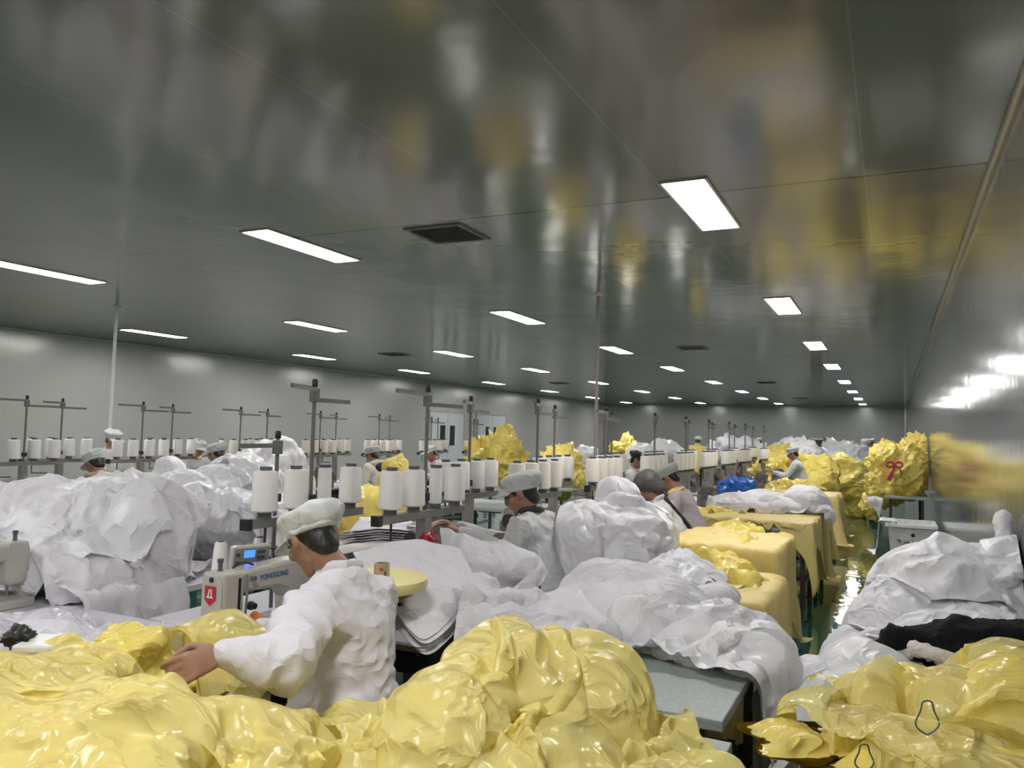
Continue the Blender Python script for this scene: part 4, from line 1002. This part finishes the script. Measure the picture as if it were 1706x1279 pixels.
# 9 scraps and crinkled clear film left of the machine, white box, black fur
L9 = [((-2.75, 1.75, .79), (.30, .22, .06)), ((-2.35, 1.72, .78), (.22, .2, .05))]
o = solo_sheet('clear_film', 'crinkled clear plastic film with glints, left of the nearest machine', 'plastic film', *P(150, 1050, 2.75)[:2], .98, .85, .45, .5, L9, [(-3.3, -1.75, 1.2, 3.2, .76)], m_clear, None, 120, seed=31, floor=.76, amp=.16, scale=9, gain=.7, thick=.01)
solo_sheet('scrap_cloth', 'crumpled white scraps behind the crinkled clear film', 'cloth scrap', *P(120, 1030, 2.75)[:2], .95, .9, .35, -.2, L9, [(-3.3, -1.75, 1.2, 3.2, .75)], m_white, None, 90, seed=32, floor=.74, amp=.12, scale=6, gain=.6)
solo_sheet('scrap_cloth', 'white lace-like scraps beside the needle of the nearest machine', 'cloth scrap', *P(320, 1005, 2.75)[:2], .95, .30, .3, .9, L9, [(-3.3, -1.75, 1.2, 3.2, .75)], m_white2, None, 60, seed=33, floor=.75, amp=.12, scale=9, gain=.7)
c = P(75, 1078, 2.25); t = empty('box', (c[0], c[1], 0), .5, 'small white box at the lower left beside black fur', 'box')
MB().box(-.05, .05, -.06, .06, .62, c[2]).build('box_body', m_whitep, t, bevel=.004); MB().box(-.058, .058, -.068, .068, c[2], c[2] + .022).build('lid', m_whitep, t, bevel=.006)
MB().box(-.03, .03, -.04, .04, 0, .62).build('support_post', m_dark, t)
heap('fur_scrap', 'black fur tuft at the lower left beside the white box', 'fur scrap', m_hair, [lump(32, 1062, 2.25, 28, 17, .05)], .006, .05, 18, 3, gain=.7)
# 10, 11 yellow and folded white seen through the racks
heap('film_heap', 'yellow film heap seen through the racks behind folded white fabric', 'film heap', m_yellow, [lump(610, 850, 6.2, 55, 45, .3), lump(665, 845, 6.5, 40, 36, .3), lump(560, 870, 6.2, 30, 30, .2)], .025, .2, 3, 71, .755)
patch('fabric_stack', [[P(565, 893, 4.9), P(630, 885, 5.0), P(700, 893, 5.1)], [P(590, 882, 5.2), P(640, 873, 5.3), P(705, 880, 5.4)], [P(600, 872, 5.5), P(640, 866, 5.6), P(700, 868, 5.7)]],
      m_white, 40, 6, .016, .05, 4, 12, label='folded white fabric layers on the table behind the near racks', cat='fabric stack')
heap('film_heap', 'yellow film behind the fleece hooded person, left-hand row', 'film heap', m_yellow, [lump(655, 775, 10.2, 24, 20, .3), lump(655, 812, 10.2, 32, 44, .3)], .04, .1, 3, 72, .755)
heap('film_heap', 'tall ruffled yellow film heap above the spools, left of centre', 'film heap', m_yellow, [lump(830, 765, 9.2, 42, 42, .38), lump(836, 735, 9.3, 18, 20, .2), lump(800, 770, 9.1, 22, 34, .28)], .022, .26, 5, 73, gain=.6)
work_table(1.2, 1.0, m_tabletop, 'table under the tall ruffled yellow heap left of centre', (P(830, 760, 9.2)[0], P(830, 760, 9.2)[1], 0))
heap('film_heap', 'low yellow film heap between the two near poles, far centre', 'film heap', m_yellow, [lump(935, 768, 12.5, 34, 26, .4), lump(935, 795, 12.5, 34, 30, .4)], .035, .25, 4, 74, gain=.55)
heap('film_heap', 'small yellow film heap right of the drop pipe, far centre', 'film heap', m_yellow, [lump(1043, 752, 15, 24, 24, .4), lump(1043, 785, 15, 26, 30, .4)], .04, .3, 4, 75, gain=.6)
heap('fabric_heap', 'pale folded fabric bundle left of the drop pipe', 'fabric heap', m_white2, [lump(975, 760, 14, 22, 17, .3), lump(975, 785, 14, 24, 26, .3)], .04, .15, 4, 76)
heap('fabric_heap', 'white fabric heap behind the fourth pair of stands', 'fabric heap', m_white2, [lump(1105, 760, 13, 38, 20, .4), lump(1065, 768, 12.5, 22, 22, .3), lump(1090, 790, 13, 40, 26, .4)], .035, .25, 3.5, 77)
for (px, py, d, w_, dd, l) in [(655, 762, 10.2, .8, .8, 'the yellow film behind the fleece hood'), (935, 765, 12.5, 1.0, 1.0, 'the low far yellow heap'),
        (1043, 752, 15, 1.0, 1.0, 'the small far yellow heap'), (975, 758, 14, .8, .8, 'the pale folded bundle'), (1100, 757, 13, 1.2, .9, 'the white heap behind the fourth stands')]:
    q = P(px, py, d); work_table(w_, dd, m_tabletop, 'table under ' + l, (q[0], q[1], 0))
# far heaps along the aisle
heap('fabric_heap', 'white fabric heap at the far end, behind the row of poles', 'fabric heap', m_white, [lump(1218, 748, 20, 42, 22, .7), lump(1250, 750, 20, 22, 16, .6)], .05, .35, 2.5, 78, gain=.55)
heap('fabric_heap', 'white peaked fabric heap behind the far person in grey', 'fabric heap', m_white, [lump(1320, 758, 19, 42, 24, .7)], .05, .4, 2.5, 79, gain=.55)
heap('fabric_heap', 'white knobbly bag heap right of the dark far door', 'fabric heap', m_white2, [lump(1402, 770, 20, 44, 38, .8), lump(1378, 790, 19, 24, 36, .6)], .04, .4, 3.5, 80, gain=.6)
heap('film_heap', 'bright yellow film heap left of the far person in grey', 'film heap', m_yellow, [lump(1302, 780, 15.6, 34, 34, .6), lump(1280, 790, 15, 24, 24, .5)], .03, .3, 3, 81)
heap('film_heap', 'bright yellow film heap right of the far person in grey', 'film heap', m_yellow, [lump(1350, 790, 15.0, 38, 38, .6), lump(1365, 815, 14.5, 26, 30, .5)], .03, .3, 2.5, 82)
heap('film_bag', 'big rounded yellow film bundle standing on the floor by the aisle', 'film bundle', m_yellow, [lump(1405, 800, 16.5, 38, 38, .5), lump(1425, 830, 16.5, 22, 34, .4), lump(1400, 768, 16.5, 24, 14, .3)], .025, .2, 2.2, 83, .0)
# yellow bundle against the right wall on its table
work_table(.62, 1.5, m_tabletop, 'table under the big yellow bundle against the right wall', (.19, 14.3, 0))
LR = [lump(1500, 785, 12.7, 46, 48, .42), lump(1528, 760, 13.2, 22, 40, .45), lump(1470, 812, 12.8, 30, 32, .4), lump(1452, 840, 13.2, 12, 26, .25), lump(1480, 770, 13.6, 30, 34, .4)]
hr = heap('film_heap', 'big ruffled yellow film bundle tied with pink ribbon, right wall', 'film bundle', m_yellow, LR, .022, .22, 4.5, 84, gain=.62, aniso=.9)
v = verts_of(hr.data); v[:, 0] = np.minimum(v[:, 0] + hr.location.x, XR - .02) - hr.location.x; set_verts(hr.data, v)
c0 = P(1490, 776, 12.2); rb = empty('ribbon_bow', c0, 0, 'pink ribbon bow tied on the yellow bundle at the right wall', 'ribbon')
lp = MB()
for sg in (-1, 1): lp.tube([(sg * .06 + sg * .055 * math.cos(a), 0, .02 + .04 * math.sin(a)) for a in np.linspace(0, 2 * PI, 14)], .016, 8)
lp.build('bow_loop', m_pink, rb, smooth=True)
MB().lathe([(.01, -.03), (.03, -.01), (.03, .02), (.01, .04)], n=12).build('knot', m_pink, rb, smooth=True)
MB().prism([(-.01, -.01), (.02, -.01), (-.04, -.24), (-.11, -.22)], -.012, .012).build('ribbon_tail', m_pink, rb)
MB().tube([(.02, 0, 0), (.09, 0, -.06), (.10, 0, -.14), (.07, 0, -.18)], .008, 6).build('cord_end', m_dark, rb, smooth=True)
c1 = P(1456, 838, 12.3)
patch('cloth_scrap', [[c1 + np.array([-.14, 0, .05]), c1 + np.array([-.08, -.03, .0]), c1 + np.array([-.05, -.03, -.05])], [c1 + np.array([.0, .02, .09]), c1 + np.array([.0, -.05, .05]), c1 + np.array([.0, -.05, -.07])], [c1 + np.array([.12, .02, .06]), c1 + np.array([.12, -.05, .0]), c1 + np.array([.08, -.05, -.22])]],
      m_white2, 24, 1, .01, .04, 6, 40, label='white cloth scrap hanging beside the yellow bundle table', cat='cloth scrap')
# white bin
bn = empty('plastic_bin', (.20, 11.1, 0), 0, 'white plastic bin on the floor against the right wall', 'bin')
def bin_mesh():
    m_ = MB(); b = m_.bm; zs = [(0.02, .235, .27), (.56, .295, .33)]
    def ring(z, x, y, k): return [b.verts.new((x * sx, y * sy, z)) for sx, sy in ((-1, -1), (1, -1), (1, 1), (-1, 1))]
    o0, o1 = ring(.03, .21, .27, 0), ring(.57, .255, .33, 0); i1, i0 = ring(.57, .245, .32, 0), ring(.05, .20, .26, 0)
    for A, B in ((o0, o1), (o1, i1), (i1, i0)):
        for k in range(4): b.faces.new((A[k], A[(k + 1) % 4], B[(k + 1) % 4], B[k]))
    b.faces.new(o0[::-1]); b.faces.new(i0)
    return m_
bo = bin_mesh().build('bin_body', m_whitep, bn, bevel=.012)
r_ = MB()
for b4 in ((-.285, -.245, -.36, .36), (.245, .285, -.36, .36), (-.245, .245, -.36, -.32), (-.245, .245, .32, .36)): r_.box(b4[0], b4[1], b4[2], b4[3], .555, .60)
r_.build('rim', m_whitep, bn, bevel=.008)
MB().lathe([(.022, 0), (.022, .006)], .02, -.327, .47, n=14, axis='Y').build('drain_hole', m_black, bo)
wt = MB()
for k, (x, z, w_, h_) in enumerate([(-.12, .40, .03, .012), (-.10, .385, .012, .03), (-.05, .38, .02, .012), (-.02, .385, .012, .03), (.0, .375, .03, .01), (.04, .385, .012, .03), (.06, .38, .02, .01), (.13, .39, .035, .025), (.20, .385, .01, .03)]):
    wt.box(x - .02 - w_ / 2, x - .02 + w_ / 2, -.318, -.312, z - h_ / 2, z + h_ / 2)
wt.build('handwriting', m_darkgrey, bo)
solo_sheet('cloth_scrap', 'pale cloth hanging over the left rim of the white bin', 'cloth scrap', -.13, 11.0, .72, .3, .5, .1, (), [(-.14, .5, 10.75, 11.4, .60)], m_white2, None, 36, seed=44, floor=.2, amp=.03, scale=5)
# covered tables along the aisle
def covered(y0, y1, x0, x1, zt, m, label, seed, n=80, amp=.03, over=.28, bundle=None):
    work_table(x1 - x0, y1 - y0, m_tabletop, 'table beneath the ' + label[1], ((x0 + x1) / 2, (y0 + y1) / 2, 0))
    bx = [(x0, x1, y0, y1, zt)]
    if zt > .76:
        MB_ = MB().box(x0 + .02, x1 - .02, y0 + .02, y1 - .02, .751, zt - .006).build('film_stack', m_ycloth, None, bevel=.02); v = verts_of(MB_.data); c = v.mean(0); c[2] = .751; set_verts(MB_.data, v - c); MB_.location = c
        tag(MB_, 'flat stack of yellow film under the ' + label[1], 'film stack')
    return solo_sheet('table_cover', label[0], 'table cover', (x0 + x1) / 2, (y0 + y1) / 2, zt + .05, x1 - x0 + over * 2, y1 - y0 + over * 2, .05, bundle or (), bx, m, None, n, seed=seed, floor=.12, amp=amp, scale=3.5, dome=.02, it=90, lift=.5, fric=.3)
covered(4.0, 4.9, -1.35, -.58, .77, m_ycloth, ('yellow film cover draped over the table nearest the white heap', 'first yellow cover'), 51, 100, .05, .2)
covered(5.15, 6.1, -1.35, -.66, .88, m_ycloth, ('yellow film cover on the second draped aisle table', 'second yellow cover'), 52, 90, .05, .2)
heap('film_heap', 'loose yellow film lying on the first two covered aisle tables', 'film heap', m_yellow, [lump(1225, 985, 4.35, 48, 20, .22), lump(1190, 950, 4.8, 60, 30, .3), lump(1235, 925, 5.4, 50, 20, .3), lump(1225, 895, 6.0, 45, 16, .25)], .018, .2, 3.5, 55, None, gain=.5)
covered(7.9, 8.8, -1.9, -.68, .80, m_ycloth, ('smooth yellow cover on the third draped aisle table', 'third yellow cover'), 53, 90, .02, .22)
covered(9.3, 10.3, -1.9, -.68, .80, m_ycloth, ('yellow cover on the fourth draped aisle table', 'fourth yellow cover'), 54, 70, .03)
covered(12.0, 13.0, -1.6, -.70, .78, m_ycloth, ('yellow cover on the farthest draped aisle table', 'fifth yellow cover'), 57, 60, .04)
LW = [((-1.3, 8.95, .86), (.5, .3, .09)), ((-.85, 9.15, .92), (.2, .25, .14)), ((-1.6, 9.0, .84), (.25, .3, .07))]
hw = heap('fabric_heap', 'white garments piled on the third and fourth covered aisle tables', 'fabric heap', m_white, LW, .025, .18, 3, 91, .82)
add_sheet(hw, -1.15, 9.0, 1.1, 1.15, .7, .1, LW, [(-1.95, -.62, 7.9, 10.3, .82)], m_white, 80, seed=61, floor=.15, amp=.12)
heap('film_heap', 'yellow film heap on the floor left of the covered tables', 'film heap', m_yellow, [lump(1235, 838, 9.6, 26, 16, .3)], .03, .2, 4, 93, gain=.6)
heap('film_heap', 'yellow film heap before the far sewing person', 'film heap', m_yellow, [lump(1330, 815, 12.5, 50, 14, .3), lump(1290, 822, 12.2, 20, 12, .3)], .03, .2, 4, 94, gain=.6)
heap('film_drape', 'blue plastic film hanging over a machine on the centre row', 'plastic film', m_bluefilm, [lump(1228, 812, 9.4, 26, 16, .2), lump(1258, 838, 9.2, 9, 22, .08), lump(1203, 815, 9.4, 14, 10, .1)], .014, .14, 6, 62, gain=.6)
solo_sheet('film_scrap', 'turquoise film scrap on the table right of the lilac gown', 'film scrap', *P(1180, 822, 7.9)[:2], .95, .3, .2, .4, (), [(-2.4, -1.65, 6.2, 11.5, .75)], m_cyan, None, 30, seed=63, floor=.75, amp=.08, scale=6)
solo_sheet('film_scrap', 'yellow film pieces on the table right of the lilac gown', 'film scrap', *P(1205, 815, 8.3)[:2], .95, .5, .4, .4, (), [(-2.4, -1.65, 6.2, 11.5, .75)], m_yellow, None, 40, seed=64, floor=.75, amp=.14, scale=6)
# 18, 19 right-hand white heaps, black jacket, yellow film
L18 = [lump(1560, 1010, 3.9, 85, 90, .35), lump(1640, 1010, 3.8, 60, 75, .25), lump(1500, 1060, 3.8, 70, 75, .3), lump(1610, 1090, 3.5, 110, 70, .3), lump(1440, 1110, 3.6, 50, 50, .2), lump(1690, 1010, 3.7, 40, 90, .2)]
h18 = heap('fabric_heap', 'white fabric heap leaning on the right wall, in front of the bin', 'fabric heap', m_white, L18, .015, .2, 2.6, 101, .0, gain=.5)
add_sheet(h18, *P(1550, 960, 3.9)[:2], 1.3, .95, .8, .5, L18, (), m_white, 110, seed=71, floor=.2, amp=.08, scale=2.2)
add_sheet(h18, *P(1620, 1020, 3.6)[:2], 1.3, .8, .7, 1.2, L18, (), m_white2, 100, seed=72, floor=.2, amp=.16, gain=.55)
sv = blob('upright_sleeve', [[lump(1672, 870, 3.75, 12, 14, .04), lump(1678, 915, 3.75, 22, 30, .06)], [lump(1678, 915, 3.75, 22, 30, .06), lump(1668, 975, 3.75, 28, 30, .07)], [lump(1655, 1000, 3.6, 22, 16, .05), lump(1690, 955, 3.5, 14, 12, .05)]], .009, m_white, None, 3,
          lambda v, n: v + n * (ridged(v, 9, 5, 3, .8) * .05)[:, None])
v = verts_of(sv.data) - np.array(h18.location); v[:, 0] = np.minimum(v[:, 0] + h18.location.x, XR - .01) - h18.location.x; set_verts(sv.data, v); sv.parent = h18
for o in [h18] + list(h18.children):
    v = verts_of(o.data); v[:, 0] = np.minimum(v[:, 0] + h18.location.x, XR - .012) - h18.location.x; set_verts(o.data, v)
L19 = [lump(1370, 1175, 2.95, 75, 45, .2), lump(1450, 1150, 2.9, 60, 50, .2), lump(1310, 1190, 2.9, 35, 26, .15), lump(1410, 1210, 2.8, 90, 60, .2)]
h19 = heap('garment_heap', 'white coverall lying at the foot of the right-hand heap', 'garment heap', m_white, L19, .012, .14, 4, 102, gain=.5)
add_sheet(h19, *P(1370, 1160, 2.9)[:2], .9, .7, .5, .5, L19, (), m_white2, 90, seed=73, floor=.15, amp=.10, scale=4)
jk = blob('jacket', [[lump(1402, 1108, 3.2, 8, 8, .03), lump(1440, 1088, 3.2, 26, 12, .05), lump(1500, 1070, 3.2, 24, 14, .05)], [lump(1500, 1062, 3.2, 26, 20, .07), lump(1580, 1062, 3.1, 40, 30, .1)],
                     [lump(1580, 1060, 3.1, 40, 28, .1), lump(1700, 1052, 3.0, 34, 24, .1)], [lump(1560, 1090, 3.1, 40, 18, .06), lump(1640, 1085, 3.0, 50, 22, .08)]], .010, m_blackcloth, None, 3, lambda v, n: v + n * (ridged(v, 7, 6, 3, .8) * .05)[:, None])
v = verts_of(jk.data); v[:, 0] = np.minimum(v[:, 0], XR - .02); c = v.mean(0); c[2] = v[:, 2].min(); set_verts(jk.data, v - c); jk.location = c
tag(jk, 'black jacket with pale fleece lining thrown on the white heap', 'jacket')
fl = blob('fleece_lining', [[lump(1525, 1080, 2.96, 14, 11, .04), lump(1590, 1100, 2.86, 20, 12, .04)], [lump(1440, 1104, 3.2, 12, 5, .03), lump(1520, 1090, 3.12, 14, 8, .03)]], .008, m_furw, None, 2, lambda v, n: v + n * (ridged(v, 20, 6, 3, .5) * .02)[:, None])
set_verts(fl.data, verts_of(fl.data) - c); fl.parent = jk
work_table(.72, 1.5, m_tabletop, 'table hidden under the front right yellow film', (.14, 2.35, 0))
L20 = [lump(1630, 1225, 2.35, 120, 105, .25), lump(1460, 1285, 2.2, 100, 60, .2), lump(1325, 1300, 2.2, 60, 58, .16), lump(1450, 1200, 2.45, 40, 60, .12), lump(1690, 1185, 2.5, 65, 85, .2), lump(1600, 1340, 2.0, 170, 75, .28)]
h20 = heap('film_heap', 'yellow plastic film heap filling the front right corner', 'film heap', m_yellow, L20, .012, .18, 2.8, 111, .755)
for q, (px, py, d, w_, d_, rz, sd) in enumerate([(1640, 1190, 2.3, .75, .7, .3, 81), (1530, 1250, 2.15, .5, .55, .9, 82)]):
    add_sheet(h20, *P(px, py, d)[:2], 1.2, w_, d_, rz, L20, [(-.22, .5, 1.6, 3.1, .75)], m_ysheet, 120, seed=sd, floor=.3, thick=.006 + .01 * q, amp=.12)
for o in [h20] + list(h20.children):
    v = verts_of(o.data); v[:, 0] = np.minimum(v[:, 0] + h20.location.x, XR - .012) - h20.location.x; set_verts(o.data, v)
# small things
c0 = P(628, 972, 3.0); ds = empty('disc_stand', (c0[0], c0[1], 0), 0, 'round yellow foam pad on a reddish wooden disc, right of the nearest worker', 'stool')
z_ = c0[2]
MB().lathe([(.178, -.017), (.188, -.013), (.192, 0), (.192, .024), (.184, .030), (.02, .029)], 0, 0, z_, n=48).build('foam_pad', m_foam, ds, smooth=True)
MB().lathe([(.03, -.048), (.115, -.048), (.14, -.037), (.14, -.018), (.11, -.016)], 0, 0, z_, n=40).build('wooden_disc', m_wood, ds, smooth=True)
MB().tube([(0, 0, z_ - .045), (0, 0, .06)], .02, 12).build('post', m_dark, ds, smooth=True)
MB().tube([(-.02, 0, z_ - .07), (.13, -.02, z_ - .06)], .006, 8).build('lever', m_black, ds, smooth=True)
MB().lathe([(.20, 0), (.20, .02), (.05, .05), (.02, .06)], 0, 0, 0, n=28).build('base_plate', m_dark, ds, smooth=True)
tc = P(636, 952, 2.98); tc[2] = z_ + .031; tp_ = empty('tape_roll', tc, .4, 'roll of brown tape with a red heart mark on the yellow pad', 'tape roll')
MB().lathe([(.028, 0), (.030, .001), (.030, .050), (.028, .051), (.023, .051), (.023, .001)], n=30).build('tape', m_tape, tp_, smooth=True)
hm = MB(); hm.prism([(0, -.008), (.009, .001), (.006, .006), (0, .003), (-.006, .006), (-.009, .001)], -.0312, -.0302); o = hm.build('heart_mark', m_red, tp_); o.location = (0, 0, .032); o.rotation_euler = (0, 0, .15)
hm = MB(); hm.box(-.004, .004, -.0312, -.0302, -.010, .008); o = hm.build('figure_mark', m_darkgrey, tp_); o.location = (0, 0, .016); o.rotation_euler = (0, 0, .65)
# red bag and little box on the second table, orange packet by the first machine
rbm = heap('plastic_bag', 'glossy red plastic bag on the second sewing table', 'bag', m_redbag, [lump(713, 898, 3.95, 14, 14, .06), lump(706, 918, 3.9, 10, 16, .05)], .007, .06, 12, 6)
c = P(727, 915, 3.9); bx = empty('box', (c[0], c[1], .75), .3, 'small grey-white box beside the red plastic bag', 'box')
MB().box(-.05, .05, -.04, .04, 0, .07).build('box_body', m_whitep, bx, bevel=.003); MB().box(-.052, .052, -.042, .042, .07, .082).build('lid', m_machgrey, bx, bevel=.003)
c = P(428, 1022, 2.98); pk = blob('snack_packet', [[((0, 0, .05), (.045, .02, .055))]], .006, m_orange, None, 2, lambda v, n: v + n * (ridged(v, 20, 5, 3) * .012)[:, None])
pk.location = (c[0], c[1], .79); tag(pk, 'orange and red packet behind the arm of the nearest machine', 'packet')
c = at(1320, 1079, .012); s_ = MB(); s_.tube([(c[0] - .10, c[1], .012), (c[0], c[1] + .01, .016), (c[0] + .06, c[1] + .0, .012)], .009, 8); s_.tube([(c[0] - .10, c[1] - .03, .012), (c[0] + .06, c[1] - .02, .012)], .008, 8)
tag(s_.build('strap', m_bluefilm, smooth=True), 'blue strap lying on the green floor by the white garments', 'strap')
for k, (px, py, r0) in enumerate([(1545, 1195, .05), (1440, 1262, .04)]):
    pts = []
    for a in np.linspace(.3, 2 * PI + .2, 40):
        p = P(px + r0 * 480 * math.cos(a) * (.7 + .2 * math.sin(3 * a)), py + r0 * 560 * math.sin(a), 2.0 - .05); pts.append(p)
    s_ = MB().tube(pts, .0022, 5).build('drawstring', m_core, h20, smooth=True); v = verts_of(s_.data) - np.array(h20.location); set_verts(s_.data, v)
